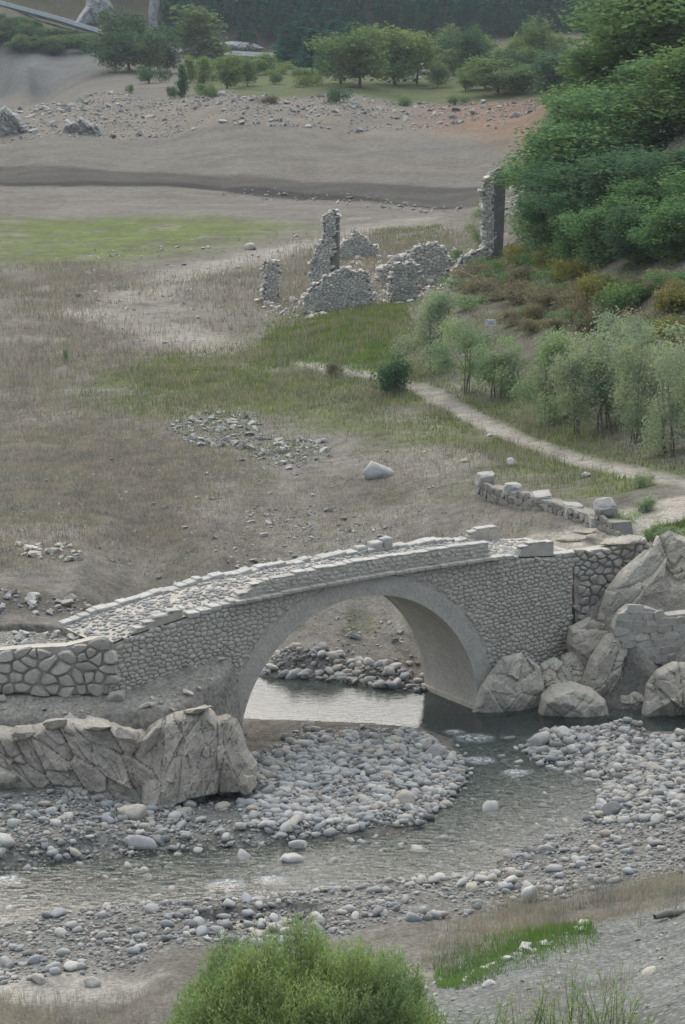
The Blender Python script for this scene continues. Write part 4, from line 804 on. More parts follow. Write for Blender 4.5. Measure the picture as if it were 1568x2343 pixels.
def leaves_mesh(name, C, size, rg, up=0.0, wid=.55, out=None, n_axis=None):
    """one small folded-free diamond per point"""
    n = len(C); a = rg.normal(size=(n, 3)); a[:, 2] = a[:, 2] * .7 + up
    if n_axis is not None: a = a * .5 + n_axis
    a /= np.linalg.norm(a, axis=1, keepdims=True); b = rg.normal(size=(n, 3))
    if out is not None: b = np.cross(a, out + .6 * b)
    else: b = np.cross(a, b)
    b /= np.linalg.norm(b, axis=1, keepdims=True) + 1e-9; s = size * rg.uniform(.6, 1.4, n)[:, None]
    V = np.stack([C - a * s * .5, C + b * s * wid * .5, C + a * s * .5, C - b * s * wid * .5], 1).reshape(-1, 3)
    return mesh(name, V, np.arange(4 * n).reshape(n, 4))
def crown_mesh(name, lobes, n_clump, per, leaf, csig, seed, up=.2, wid=.6, fill=.25):
    rg = np.random.default_rng(seed); Lb = np.array(lobes); w = Lb[:, 3] * Lb[:, 5] + Lb[:, 3] * Lb[:, 4]; k = rg.choice(len(Lb), n_clump, p=w / w.sum())
    d = rg.normal(size=(n_clump, 3)); d /= np.linalg.norm(d, axis=1, keepdims=True); rad = np.where(rg.uniform(size=n_clump) < fill, rg.uniform(.3, .8, n_clump), rg.uniform(.82, 1.06, n_clump))
    C = Lb[k, :3] + d * Lb[k, 3:] * rad[:, None]; sig = csig * rg.uniform(.6, 1.4, n_clump)
    P = np.repeat(C, per, 0) + rg.normal(size=(n_clump * per, 3)) * np.repeat(sig, per)[:, None] * np.array([1, 1, .9]); out = np.repeat(d, per, 0)
    return leaves_mesh(name, P, leaf, rg, up, wid, out)
def tube(pts, rads, k=6):
    pts = np.asarray(pts, float); V, F = [], []
    for i, p in enumerate(pts):
        t = pts[min(i + 1, len(pts) - 1)] - pts[max(i - 1, 0)]; t /= np.linalg.norm(t) + 1e-9; a = np.cross(t, [.31, .95, .05]); a /= np.linalg.norm(a) + 1e-9; b = np.cross(t, a)
        for j in range(k): V.append(p + rads[i] * (math.cos(j * 2 * math.pi / k) * a + math.sin(j * 2 * math.pi / k) * b))
    for i in range(len(pts) - 1):
        for j in range(k): F.append((i * k + j, i * k + (j + 1) % k, (i + 1) * k + (j + 1) % k, (i + 1) * k + j))
    return np.array(V), np.array(F)
def tubes_mesh(name, L):
    Vs, Fs, o = [], [], 0
    for p, r_, k in L:
        V, F = tube(p, r_, k); Vs.append(V); Fs.append(F + o); o += len(V)
    return mesh(name, np.concatenate(Vs), np.concatenate(Fs), True)
def wood(name, h, r0, tips, seed, stems=1, k=6):
    rg = np.random.default_rng(seed); L = []
    for s in range(stems):
        off = rg.normal(size=2) * (.0 if stems == 1 else h * .05); lean = rg.normal(size=2) * h * (.03 if stems == 1 else .12); z = np.linspace(-.15 * h * .1, h * .8, 6)
        P = np.stack([off[0] + lean[0] * (z / h) + rg.normal(size=6) * h * .008, off[1] + lean[1] * (z / h) + rg.normal(size=6) * h * .008, z], -1); L.append((P, np.linspace(r0, r0 * .25, 6), k))
        for t in tips[s::stems]:
            a = P[int(rg.integers(2, 5))]; m_ = (a + t) / 2 + rg.normal(size=3) * h * .03; L.append((np.array([a, m_, t]), [r0 * .38, r0 * .24, r0 * .08], 4))
    return tubes_mesh(name, L)
def proto(kind, seed):
    rg = np.random.default_rng(seed)
    if kind == 'big':      # tall broadleaf, unit height 10
        lobes = [(rg.normal() * 1.3, rg.normal() * 1.3, z + rg.normal() * .5, rg.uniform(1.0, 2.2), rg.uniform(1.0, 2.2), rg.uniform(1.0, 2.0)) for z in np.linspace(2, 8.4, 12)]; lobes = [(a * (1.1 - abs(c - 5) / 7), b * (1.1 - abs(c - 5) / 7), c, d * (1.15 - .5 * max(c - 6, 0) / 3), e * (1.15 - .5 * max(c - 6, 0) / 3), f) for a, b, c, d, e, f in lobes]
        return 10, wood('trunk', 10, .2, [np.array(l[:3]) for l in lobes], seed, 1), crown_mesh('crown', lobes, 620, 24, .27, .40, seed)
    if kind == 'far':
        lobes = [(rg.normal() * 1.3, rg.normal() * 1.3, z, rg.uniform(1.7, 2.6), rg.uniform(1.7, 2.6), rg.uniform(1.3, 2.0)) for z in np.linspace(2.8, 7.8, 7)]
        return 10, wood('trunk', 10, .22, [np.array(l[:3]) for l in lobes[:4]], seed, 1, 5), crown_mesh('crown', lobes, 260, 16, .5, .5, seed)
    if kind == 'poplar':
        lobes = [(rg.normal() * .3, rg.normal() * .3, z, 1.5 - .12 * abs(z - 4.5), 1.5 - .12 * abs(z - 4.5), 1.3) for z in np.linspace(1.8, 8.8, 7)]
        return 10, wood('trunk', 10, .16, [np.array(l[:3]) for l in lobes[:3]], seed, 1, 5), crown_mesh('crown', lobes, 150, 16, .5, .42, seed, .6)
    if kind == 'willow':   # feathery, unit height 5
        lobes = [(rg.normal() * .7, rg.normal() * .7, z + rg.normal() * .25, rg.uniform(.45, 1.0), rg.uniform(.45, 1.0), rg.uniform(.4, .9)) for z in np.linspace(.8, 4.5, 10)]
        return 5, wood('stems', 5, .06, [np.array(l[:3]) for l in lobes] + [np.array([rg.normal() * .9, rg.normal() * .9, rg.uniform(2.2, 4.4)]) for _ in range(10)], seed, 4, 5), crown_mesh('crown', lobes, 430, 18, .15, .24, seed, .35, .45, .35)
    if kind == 'bush':     # low, unit height 2
        lobes = [(rg.normal() * .8, rg.normal() * .8, rg.uniform(.5, 1.2), rg.uniform(.6, .9), rg.uniform(.6, .9), rg.uniform(.45, .7)) for _ in range(7)]
        return 2, wood('stems', 2, .05, [np.array(l[:3]) for l in lobes], seed, 3, 4), crown_mesh('crown', lobes, 170, 14, .19, .2, seed, .4, .5)
    if kind == 'pine':     # unit height 10
        C, A, O = [], [], []
        for z in np.arange(2.0, 9.8, .42):
            Rr = (1 - (z - 1.6) / 8.4) ** .75 * rg.uniform(1.5, 1.95)
            for a in rg.uniform(0, 6.28, max(int(4 + Rr * 5), 4)):
                for q in np.arange(.3, 1.01, .22):
                    for _ in range(2): C.append((math.cos(a) * Rr * q + rg.normal() * .14, math.sin(a) * Rr * q + rg.normal() * .14, z - .28 * q * Rr + rg.normal() * .16)); A.append((math.cos(a), math.sin(a), -.15)); O.append((0, 0, 1))
        C = np.array(C); return 10, tubes_mesh('trunk', [(np.array([(0, 0, -.4), (0, 0, 5), (0, 0, 9.6)]), [.16, .1, .02], 5)]), leaves_mesh('crown', C, .62, rg, 0, .5, np.array(O, float), np.array(A))
PROTO = {k: [proto(k, 300 + 17 * i + len(k)) for i in range(n)] for k, n in (('big', 4), ('far', 4), ('poplar', 2), ('willow', 4), ('bush', 4), ('pine', 3))}
MESHCACHE = {}
def matmesh(me, mat):
    key = (me.name, mat)
    if key not in MESHCACHE:
        c = me.copy(); c.materials.clear(); c.materials.append(M[mat]); MESHCACHE[key] = c
    return MESHCACHE[key]
def plant(kind, var, loc, h, wscale, lf, bark, name, label, cat, group=None, rz=None):
    u, tr, cr = PROTO[kind][var % len(PROTO[kind])]; s = h / u
    t = thing(name, loc, label, cat, group, random.uniform(0, 6.28) if rz is None else rz); t.scale = (s * wscale, s * wscale, s)
    obj('stems' if kind in ('willow', 'bush') else 'trunk', matmesh(tr, bark), None, t); obj('crown', matmesh(cr, lf), None, t); return t
UW = {'big': 5.6, 'far': 6.4, 'poplar': 3.4, 'willow': 2.9, 'bush': 3.0, 'pine': 3.6}; UH = {'big': 10, 'far': 9.4, 'poplar': 10, 'willow': 5.1, 'bush': 1.9, 'pine': 10}
def plant_px(kind, var, bx, by, top, w, lf, bark, name, label, cat, group=None, depth=None):
    p = G1(bx, by) if depth is None else None
    if depth is not None: x = (bx - 784) / FPX * depth / math.cos(PITCH); p = np.array([x, depth, float(Z([x], [depth])[0])])
    d = ray(float(bx), float(top)); h = CAM_H + d[2] * p[1] / d[1] - p[2]; h = max(h, .3); wm = w * math.hypot(p[1], CAM_H - p[2]) / FPX
    u = {'big': 10, 'far': 10, 'poplar': 10, 'willow': 5, 'bush': 2, 'pine': 10}[kind]; hs = h * u / UH[kind]
    return plant(kind, var, (p[0], p[1], p[2] - .05), hs, (wm / UW[kind]) / (hs / u), lf, bark, name, label, cat, group)
# ------------------------------------------------------------------ trees on the right slope
for i, (bx, dep, top, w, lf, lb) in enumerate((
    (1560, 265, -130, 380, 'leaf_big2', 'tallest yellowish broadleaf tree at the back of the right-hand slope'), (1450, 275, -20, 300, 'leaf_big', 'tall tree whose crown meets the far forest at upper right'),
    (1385, 262, 92, 250, 'leaf_big2', 'light green tree with a sloping shoulder on the left side of the wood'), (1320, 245, 200, 170, 'leaf_big', 'slim tree on the left outline of the right-hand wood'),
    (1262, 232, 335, 150, 'leaf_big', 'leftmost low tree of the wood leaning over the rubble slope'), (1345, 215, 260, 260, 'leaf_big', 'dense mid green tree in the middle of the right-hand wood'), (1470, 222, 130, 300, 'leaf_big', 'broad tree in the centre right of the wood'),
    (1590, 215, 60, 300, 'leaf_big2', 'broad tree cut by the right edge at the top of the slope'), (1310, 196, 390, 210, 'leaf_dark', 'dark tree at the front left foot of the wood'), (1420, 186, 330, 260, 'leaf_dark', 'dark rounded tree at the front of the wood'),
    (1540, 178, 300, 280, 'leaf_dark', 'dark green tree in the right corner of the front of the wood'), (1240, 205, 450, 110, 'leaf_big', 'small tree at the left foot of the wood beside the tall ruin'), (1480, 172, 400, 170, 'leaf_big', 'short bushy tree low on the wooded slope'), (1590, 165, 380, 190, 'leaf_big', 'short tree low on the slope at the right edge'))):
    plant_px('big', i, bx, 0, top, w, lf, 'bark', 'broadleaf_tree', lb, 'tree', 'trees of the right-hand wood', dep)
for i, (bx, by, top, w, lf, lb) in enumerate((
    (1195,600,550,80,'leaf_autumn','yellow autumn bush at the left edge of the wooded slope'), (1255,625,560,100,'leaf_autumn','orange tinted bush under the left edge of the wood'), (1310,650,585,100,'leaf_autumn','rust and yellow bush at the foot of the dark tree'), (1375,690,620,110,'leaf_autumn','yellow green bush below the dark rounded tree'),
    (1450,700,630,120,'leaf_big2','bright green bush below the short bushy tree'), (1540,720,640,130,'leaf_autumn','yellowing bush at the right edge below the wood'), (1500,760,700,110,'leaf_brush','grey dry bush above the willow thicket'), (1400,740,690,110,'leaf_brush','dark brown scrub between wood and willows'),
    (1130,680,630,110,'leaf_brush','brown scrub bush behind the white notice board'), (1190,690,640,100,'leaf_brush','brown scrub on the slope right of the dead branches'), (1250,700,650,110,'leaf_brush','grey brown scrub in the middle of the dry slope'), (1320,710,660,110,'leaf_brush','dark scrub under the autumn bushes'),
    (1055,660,625,70,'leaf_willow2','green bush beside the dead branches'), (1090,640,600,70,'leaf_brush','low scrub at the foot of the tall ruin'), (1070,705,670,80,'leaf_willow2','low green bush left of the notice board'), (1215,760,725,60,'leaf_brush','tiny dry bush on the bare slope'),(1130,620,585,90,'leaf_big2','green bush right at the base of the tall ruin'))):
    plant_px('bush', i, bx, by, top, w, lf, 'bark_grey', 'bush', lb, 'bush', 'bushes on the right slope')
rg = np.random.default_rng(55); k = 0
SCRUB = np.array([(1040,640),(1200,590),(1300,640),(1568,640),(1568,860),(1480,760),(1300,780),(1200,770),(1100,720),(1040,690)], float)
while k < 46:
    q = rg.uniform([1040, 590], [1568, 860])
    if poly_sd(q[None], SCRUB)[0] < 4: continue
    c_ = int(rg.integers(3)); plant_px('bush', k, q[0], q[1], q[1] - rg.uniform(22, 48), rg.uniform(45, 95), ('leaf_brush', 'leaf_big', 'leaf_brush')[c_], 'bark_grey', 'bush', ('brown twiggy scrub on the dry slope above the willows', 'dark green scrub on the dry slope above the willows', 'brown twiggy scrub on the dry slope above the willows')[c_], 'bush', 'scrub of the dry slope'); k += 1
for i, (bx, dep, top, w, lf) in enumerate(((1360, 172, 440, 150, 'leaf_big'), (1440, 165, 470, 140, 'leaf_dark'), (1530, 160, 450, 160, 'leaf_big'), (1290, 186, 470, 110, 'leaf_big'))):
    plant_px('big', i + 2, bx, 0, top, w, lf, 'bark', 'broadleaf_tree', ('low green tree at the foot of the wood above the dry scrub', 'dark low tree in the middle of the foot of the wood', 'green low tree at the foot of the wood near the right edge', 'slim green low tree left at the foot of the wood')[i], 'tree', 'trees of the right-hand wood', dep)
for i, (bx, by, top, w, lf, lb) in enumerate((
    (992,850,660,105,'leaf_willow','grey green young willow standing alone by the meadow'), (1062,900,716,95,'leaf_willow2','young willow left of the notice board'), (1140,905,778,95,'leaf_willow2','low leafy willow in front of the notice board'), (1172,905,800,80,'leaf_willow2','small willow right of the low leafy willow'),
    (1255,965,752,105,'leaf_willow2','slender willow at the left of the thicket'), (1325,992,760,95,'leaf_willow','willow with bare pale stems in the thicket'), (1385,985,732,140,'leaf_willow','tallest blue green willow of the thicket'), (1452,1012,775,105,'leaf_willow','willow in front of the thicket with thin stems'),
    (1528,1035,795,125,'leaf_willow','big grey willow nearest the right edge'), (1575,1045,770,120,'leaf_willow','willow cut by the right edge'), (1490,930,745,140,'leaf_willow','pale willow at the back of the thicket'), (1425,900,735,130,'leaf_willow','willow behind the tallest willow'), (1545,860,720,90,'leaf_autumn','yellow green sapling behind the right-hand willows'),
    (1110,582,462,62,'leaf_willow','slim grey tree growing against the tall ruin'), (1048,600,560,42,'leaf_willow2','small green bush left of the slim grey tree'), (1300,950,790,90,'leaf_willow','small willow between slender and bare-stemmed willows'))):
    plant_px('willow', i, bx, by, top, w, lf, 'bark_grey', 'willow', lb, 'tree', 'young willows by the path')
for i, (bx, by, top, w, lf, lb) in enumerate(((905,898,808,100,'leaf_dark','dark round bush beside the dirt path'), (760,860,822,36,'leaf_brush','thin dry bush at the edge of the bright meadow'), (1465,1115,1078,45,'leaf_willow','small grey bush beside the path at right'), (1420,1200,1160,60,'leaf_willow2','small bush right of the squared blocks'),
    (1510,1232,1190,50,'leaf_willow2','bush above the cliff block at the right edge'), (1545,1225,1200,70,'leaf_willow2','low green clump at the right edge above the cliff'), (152,830,792,12,'leaf_willow2','thin upright weed on the dry field'), (180,680,668,8,'leaf_dark','tiny dark weed beside the track'), (1480,1170,1130,60,'leaf_willow','greyish bush near the path end'))):
    plant_px('bush', i + 1, bx, by, top, w, lf, 'bark_grey', 'bush', lb, 'bush')
def at_ground(px, depth): x = (px - 784) / FPX * depth / math.cos(PITCH); return np.array([x, depth, float(Z([x], [depth])[0])])
# ------------------------------------------------------------------ far shore: trees, forest, crags, road, campers
FT = [('far',295,158,25,120,'leaf_dark','dark spreading tree hiding the bend of the road'), ('far',345,165,82,70,'leaf_far','lighter tree at the right of the dark road-bend tree'), ('poplar',455,150,14,105,'leaf_far','tallest tree standing in front of the far road'), ('poplar',415,222,150,26,'leaf_dark','slim dark tree on the lip of the far bank'),
 ('poplar',436,190,128,30,'leaf_far2','yellow green sapling left of a similar sapling on the terrace'), ('poplar',468,190,132,34,'leaf_far2','yellow green sapling beside the terrace edge'), ('far',520,200,125,70,'leaf_far2','bushy light tree below the far road'), ('far',565,195,135,50,'leaf_far','small tree below the straight part of the road'), ('far',608,170,122,60,'leaf_far2','low green tree under the white barrier'),
 ('far',825,198,66,130,'leaf_far','large green tree left of the camper'), ('far',900,194,64,130,'leaf_far2','large yellow green tree beside the camper'), ('far',955,192,78,90,'leaf_far2','spreading tree shading the camper'), ('far',1030,150,58,70,'leaf_far','tree in the gap behind the campers'), ('far',1085,168,64,72,'leaf_dark','dark tree right of the clearing'),
 ('far',1065,208,150,50,'leaf_far2','small light tree on the grass terrace'), ('far',1002,200,146,48,'leaf_far','small round tree on the terrace right of the camper'), ('far',1140,215,130,120,'leaf_far','wide bushy tree on the terrace right'), ('far',1245,175,48,95,'leaf_far','tall tree standing before the forest at right'), ('far',1285,222,118,120,'leaf_dark','dark shrubby tree beside the red bank'),
 ('pine',715,170,66,90,'leaf_pine','dark pine standing forward of the forest'), ('pine',755,165,80,70,'leaf_pine','dark pine beside the large green tree'), ('far',1195,215,150,80,'leaf_far','round bush tree near the right end of the terrace'), ('far',1345,205,110,90,'leaf_far','tree half hidden by the right-hand wood'), ('far',780,190,88,90,'leaf_dark','dark tree at the left of the large terrace trees'), ('far',865,170,70,90,'leaf_far','tree behind the gap of the large terrace trees'), ('far',1000,165,84,80,'leaf_dark','dark tree behind the spreading camper tree'), ('far',1215,190,110,80,'leaf_far','mid green tree left of the tall forest-edge tree'), ('far',545,185,140,60,'leaf_far','bushy tree among the light trees below the road'), ('far',265,165,70,80,'leaf_dark','low dark tree left of the road-bend tree'), ('far',385,165,100,60,'leaf_dark','dark tree between the road-bend tree and the tallest tree'), ('pine',690,150,60,80,'leaf_pine','pine at the right end of the white barrier'), ('far',1110,205,140,70,'leaf_far2','light green tree in front of the clearing'), ('far',1180,200,120,80,'leaf_dark','dark tree in the right part of the terrace')]
for i, (k, bx, by, top, w, lf, lb) in enumerate(FT): plant_px(k, i, bx, by, top, w, lf, 'bark', 'tree' if k != 'pine' else 'pine_tree', lb, 'tree', 'trees on the far shore')
for i, (bx, by, top, w, lf, lb) in enumerate(((775,236,192,40,'leaf_dark','dark round bush on the edge of the far bank'), (485,224,194,42,'leaf_far','bush on the far bank right of the slim dark tree'), (393,224,194,24,'leaf_dark','small bush left of the slim dark tree'), (630,192,164,34,'leaf_far','round bush on the terrace below the barrier'), (714,196,164,44,'leaf_far2','light green bush on the middle of the terrace'),
    (618,238,216,50,'leaf_brush','low scrub on the stony far bank'), (460,212,188,34,'leaf_far','green bush at the lip of the far bank'), (1040,240,216,40,'leaf_far','scrub bush on the bank below the campers'), (930,240,218,44,'leaf_far','grey green scrub at the top of the stony bank'), (660,160,140,60,'leaf_far2','green thicket under the end of the white barrier'), (300,212,190,16,'leaf_far','tiny sapling on the bare sand rise'), (340,190,150,60,'leaf_dark','dark thicket under the road-bend tree'))):
    plant_px('bush', i, bx, by, top, w, lf, 'bark', 'bush', lb, 'bush', 'bushes on the far shore')
rg = np.random.default_rng(93)
for i in range(16):
    q = rg.uniform([640, 112], [800, 160]); plant_px('pine', i, q[0], q[1], q[1] - rg.uniform(70, 100), rg.uniform(50, 75), 'leaf_pine', 'bark', 'pine_tree', 'dark pine in the clump left of the large terrace trees', 'tree', 'pines left of the terrace trees')
for i in range(14):
    q = rg.uniform([980, 120], [1300, 185]); plant_px('far', i, q[0], q[1], q[1] - rg.uniform(40, 70), rg.uniform(55, 85), ('leaf_far', 'leaf_far2', 'leaf_dark')[i % 3], 'bark', 'tree', ('mid green tree in the belt behind the terrace', 'light green tree in the belt behind the terrace', 'dark green tree in the belt behind the terrace')[i % 3], 'tree', 'belt of trees behind the terrace')
for i in range(10):
    q = rg.uniform([470, 150], [690, 190]); plant_px('bush', i, q[0], q[1], q[1] - rg.uniform(18, 34), rg.uniform(40, 65), ('leaf_far', 'leaf_far2')[i % 2], 'bark', 'bush', ('mid green bush in the thicket below the straight road', 'light green bush in the thicket below the straight road')[i % 2], 'bush', 'thicket below the straight road')
rg = np.random.default_rng(91); k = 0
LFOR = np.array([(0, 58), (60, 74), (150, 98), (240, 118), (215, 124), (130, 128), (60, 132), (-40, 130), (-40, 52)], float)
while k < 30:
    q = rg.uniform([-40, 22], [250, 128])
    if poly_sd(q[None], LFOR)[0] < 0: continue
    plant_px('far', k, q[0], q[1], q[1] - rg.uniform(30, 42), rg.uniform(40, 60), 'leaf_dark' if k % 3 else 'leaf_far', 'bark', 'oak_tree', 'low dark oak in the thicket below the rising road', 'tree', 'oaks below the rising road'); k += 1
for k, (bx, dep, h_, lf, lb) in enumerate(((70, 905, 9, 'leaf_dark', 'dark tree on the hillside above the left end of the road'), (110, 915, 8, 'leaf_far', 'green tree on the hillside above the rising road'), (140, 900, 7, 'leaf_dark', 'small dark tree left of the limestone crag'), (290, 905, 10, 'leaf_dark', 'dark tree behind the road-bend tree on the hill'), (315, 920, 10, 'leaf_far', 'green tree between crag and pinnacle'), (275, 930, 9, 'leaf_dark', 'dark tree right of the limestone crag'), (30, 920, 9, 'leaf_dark', 'dark tree at the top left corner'), (165, 930, 9, 'leaf_far', 'green tree just above the limestone crag'))):
    p = at_ground(bx, dep); plant('far', k, (p[0], p[1], p[2] - .3), h_, 1.1, lf, 'bark', 'oak_tree', lb, 'tree', 'trees above the rising road')
# pine forest on the hill: front trees singly, the mass behind as one
PT = []
rg = np.random.default_rng(92)
for y in np.arange(880, 1060, 5.4):
    for x in np.arange(-.10 * y, .18 * y, 4.6):
        xx, yy = x + rg.normal() * 1.5, y + rg.normal() * 1.8
        bx, by = proj(np.array([xx, yy, float(np.interp(yy, [880, 1075], [20, 125]))]))
        if bx < 375 + (by - 60) * .3: continue
        PT.append((xx, yy))
PT = np.array(PT); pz = Z(PT[:, 0], PT[:, 1]); bx, by = proj(np.stack([PT[:, 0], PT[:, 1], pz], -1)); vis = (by < 112 - .012 * bx + rg.normal(size=len(bx)) * 6) & (by > -60); PT, pz, by, bx = PT[vis], pz[vis], by[vis], bx[vis]
order = np.argsort(PT[:, 1]); front = order[:70]; rest = order[70:]
for i in front: plant('pine', int(i), (PT[i, 0], PT[i, 1], pz[i] - .3), rg.uniform(11, 15.5), rg.uniform(.9, 1.2), 'leaf_pine', 'bark', 'pine_tree', 'tall dark pine in the front row of the hillside forest', 'tree', 'front pines of the hillside forest')
FV, FF, TVs, TFs, o1, o2 = [], [], [], [], 0, 0
for i in rest:
    u, tr, cr = PROTO['pine'][int(rg.integers(3))]; s = rg.uniform(1.05, 1.6); a = rg.uniform(0, 6.28); Rm = np.array([[math.cos(a), -math.sin(a), 0], [math.sin(a), math.cos(a), 0], [0, 0, 1]])
    for me, Vl, Fl, w in ((cr, FV, FF, 0), (tr, TVs, TFs, 1)):
        n = len(me.vertices); V = np.empty(n * 3, np.float32); me.vertices.foreach_get('co', V); V = V.reshape(-1, 3)
        if w == 0:
            V = V.reshape(-1, 4, 3)[::5]; c = V.mean(1, keepdims=True); V = (c + (V - c) * 2.0).reshape(-1, 3)      # the mass behind needs fewer, larger sprays
        L = np.empty(len(me.loops), np.int32); me.loops.foreach_get('vertex_index', L); F = L.reshape(-1, 4) if w else np.arange(len(V)).reshape(-1, 4)
        Vl.append(V * s @ Rm.T + np.array([PT[i, 0], PT[i, 1], pz[i] - .3])); Fl.append(F + (o2 if w else o1))
        if w: o2 += len(V)
        else: o1 += len(V)
fo = thing('forest', (0, 930, 30), 'dark pine forest covering the far hillside as one mass', 'forest'); fo['kind'] = 'stuff'
for nm, Vl, Fl, mt in (('foliage', FV, FF, 'leaf_pine'), ('trunks', TVs, TFs, 'bark')):
    tag(obj(nm, mesh(nm, np.concatenate(Vl) - np.array([0, 930, 30]), np.concatenate(Fl)), M[mt], fo), kind='stuff')
def far_rock(name, y, pts, thick, label, seed, facets=5, amp=1.2, step=.45, mat='far_rock', edge=2.0, stretch=(1.2, .8), shear=0):
    cx = np.mean([p[0] for p in pts]); fr = ofr(cx, y); P = opoly(fr, pts); base = fr.wo + np.array([0, 0, P[:, 1].min()]); f2 = Frame(fr.wo, 0, base)
    o = outline_rock(name, f2, P, thick, M[mat], None, step, facets, seed, amp, edge=edge, stretch=stretch, rough=.3, shear=shear); o.location = base; tag(o, label, 'rock')
far_rock('crag', 872, [(168,62),(180,38),(196,14),(200,-6),(212,-22),(240,-22),(252,0),(262,24),(252,46),(225,60),(195,66)], 8, 'grey limestone crag above the bend of the road', 41)
far_rock('rock_pinnacle', 872, [(340,92),(342,60),(339,30),(343,0),(340,-24),(364,-24),(366,10),(360,40),(362,70),(357,94)], 6, 'tall pale rock pinnacle beside the pine forest', 42)
far_rock('rock_outcrop', 872, [(480,116),(490,100),(530,94),(580,98),(610,112),(560,122)], 5, 'low grey rock cutting above the straight road', 43)
far_rock('rock_outcrop', 500, [(-60,335),(-60,255),(-25,244),(0,250),(12,240),(30,256),(44,262),(56,282),(72,292),(80,312),(94,328),(60,334)], 4, 'ribbed rock outcrop at the left edge below the far bank', 44, 2.2, .7, .25, 'block', .5, (1.6, .5), .8)
far_rock('rock_outcrop', 497, [(118,320),(140,300),(150,282),(172,276),(188,266),(205,280),(225,284),(240,302),(256,316),(220,324)], 3, 'low ribbed outcrop right of the left-edge outcrop', 45, 1.8, .6, .25, 'block', .5, (1.6, .5), .8)
M['asphalt'] = plain_mat('worn_asphalt', (.17, .17, .17), .9, .15, .5); M['barrier'] = plain_mat('pale_concrete', (.58, .60, .60), .8, .12, .6); M['white'] = plain_mat('white_paint', (.72, .74, .75), .5, .05, 1); M['dark'] = plain_mat('dark_glass', (.03, .035, .04), .2, .1, 1)
M['red'] = plain_mat('red_paint', (.45, .05, .04), .5, .1, 1); M['blue'] = plain_mat('blue_plastic', (.05, .25, .55), .5, .1, 1); M['rubber'] = plain_mat('rubber', (.03, .03, .03), .9, .1, 1); M['steel'] = plain_mat('galvanised_steel', (.35, .36, .37), .5, .1, 1)
RP = np.array([(-160,-42,850),(0,7,852),(130,42,852),(260,82,850),(330,101,848),(400,115,842),(600,127,812),(690,130,800),(800,131,796)], float); rd = ray(RP[:, 0], RP[:, 1]); rw = rd * (RP[:, 2] / rd[:, 1])[:, None] + np.array([0, 0, CAM_H])
rw = np.concatenate([rw, [rw[-1] + np.array([30, 6, .4])]]); tt = np.linspace(0, len(rw) - 1, 90); rc = np.stack([np.interp(tt, np.arange(len(rw)), rw[:, k]) for k in range(3)], -1)
def ribbon(name, off0, off1, h0, h1, mat, kind=None):
    d = np.gradient(rc[:, :2], axis=0); d /= np.linalg.norm(d, axis=1, keepdims=True); nn = np.stack([-d[:, 1], d[:, 0]], -1); V = []
    for k in range(len(rc)):
        for (o_, h) in ((off0, h0), (off0, h1), (off1, h1), (off1, h0)): V.append((*(rc[k, :2] + nn[k] * o_), rc[k, 2] + h))
    F = [(k * 4 + j, k * 4 + (j + 1) % 4, k * 4 + 4 + (j + 1) % 4, k * 4 + 4 + j) for k in range(len(rc) - 1) for j in range(4)]; return obj(name, mesh(name, np.array(V), np.array(F)), M[mat])
tag(ribbon('road', 0, 6.5, -1.6, .3, 'asphalt'), kind='structure')
tag(ribbon('road_barrier', -.45, -.05, -.5, 1.0, 'barrier'), 'long pale concrete barrier along the near edge of the far road', 'barrier')
def at_ground_(px, depth): x = (px - 784) / FPX * depth / math.cos(PITCH); return np.array([x, depth, float(Z([x], [depth])[0])])
def simple(name, parts, loc, rz, label, cat, group=None):
    """parts: (name, x0,x1,y0,y1,z0,z1, mat, bevel)"""
    t = thing(name, loc, label, cat, group, rz); f = Frame((0, 0, 0), 0)
    for (nm, a, b, c, d, e, g, mt, bv) in parts: box_part(nm, f, a, b, c, d, e, g, M[mt], t, 0, 0, bv)
    return t
def wheels(t, xs, y, r):
    for x in xs:
        for s in (-1, 1):
            V, F = tube([(x, s * y - .1, r), (x, s * y + .1, r)], [r, r], 14); n = 14; w = obj('wheel', mesh('wheel', np.concatenate([V, [[x, s * y - .1, r], [x, s * y + .1, r]]]), [tuple(map(int, f)) for f in F] + [(i, (i + 1) % n, 2 * n) for i in range(n)] + [(n + i, n + (i + 1) % n, 2 * n + 1) for i in range(n)]), M['rubber'], t)
def camper(px, dep, L, H, rz, label):
    t = simple('camper_van', [('body', -L / 2, L / 2, -1.0, 1.0, .45, H, 'white', .18), ('cab', L / 2 - .05, L / 2 + 1.1, -.9, .9, .45, 1.25, 'white', .15), ('windscreen', L / 2 - .02, L / 2 + .35, -.8, .8, 1.22, 1.9, 'dark', .1), ('window', -L * .3, -L * .05, -1.02, -.95, 1.4, 2.0, 'dark', .02), ('window', L * .12, L * .3, -1.02, -.95, 1.4, 2.0, 'dark', .02), ('door', L * .0, L * .1, -1.025, -.96, .6, 2.1, 'barrier', .01), ('bumper', -L / 2 - .08, -L / 2 + .05, -.95, .95, .45, .65, 'steel', .03)], at_ground(px, dep), rz, label, 'van'); wheels(t, (-L * .3, L * .36), .92, .36)
camper(931, 604, 3.6, 2.7, .1, 'white camper van parked under the trees on the far terrace'); camper(963, 640, 3.6, 2.8, -1.1, 'white camper van parked end-on right of the shaded one'); camper(1003, 690, 3.2, 2.2, .3, 'distant white van at the back of the clearing')
tb = simple('picnic_table', [('table_top', -.9, .9, -.4, .4, .7, .76, 'white', .01), ('bench', -.9, .9, -.85, -.6, .42, .47, 'white', .01), ('bench', -.9, .9, .6, .85, .42, .47, 'white', .01), ('leg', -.7, -.6, -.8, .8, 0, .7, 'steel', .01), ('leg', .6, .7, -.8, .8, 0, .7, 'steel', .01)], at_ground(1020, 600), .1, 'pale picnic table on the grass right of the campers', 'table')
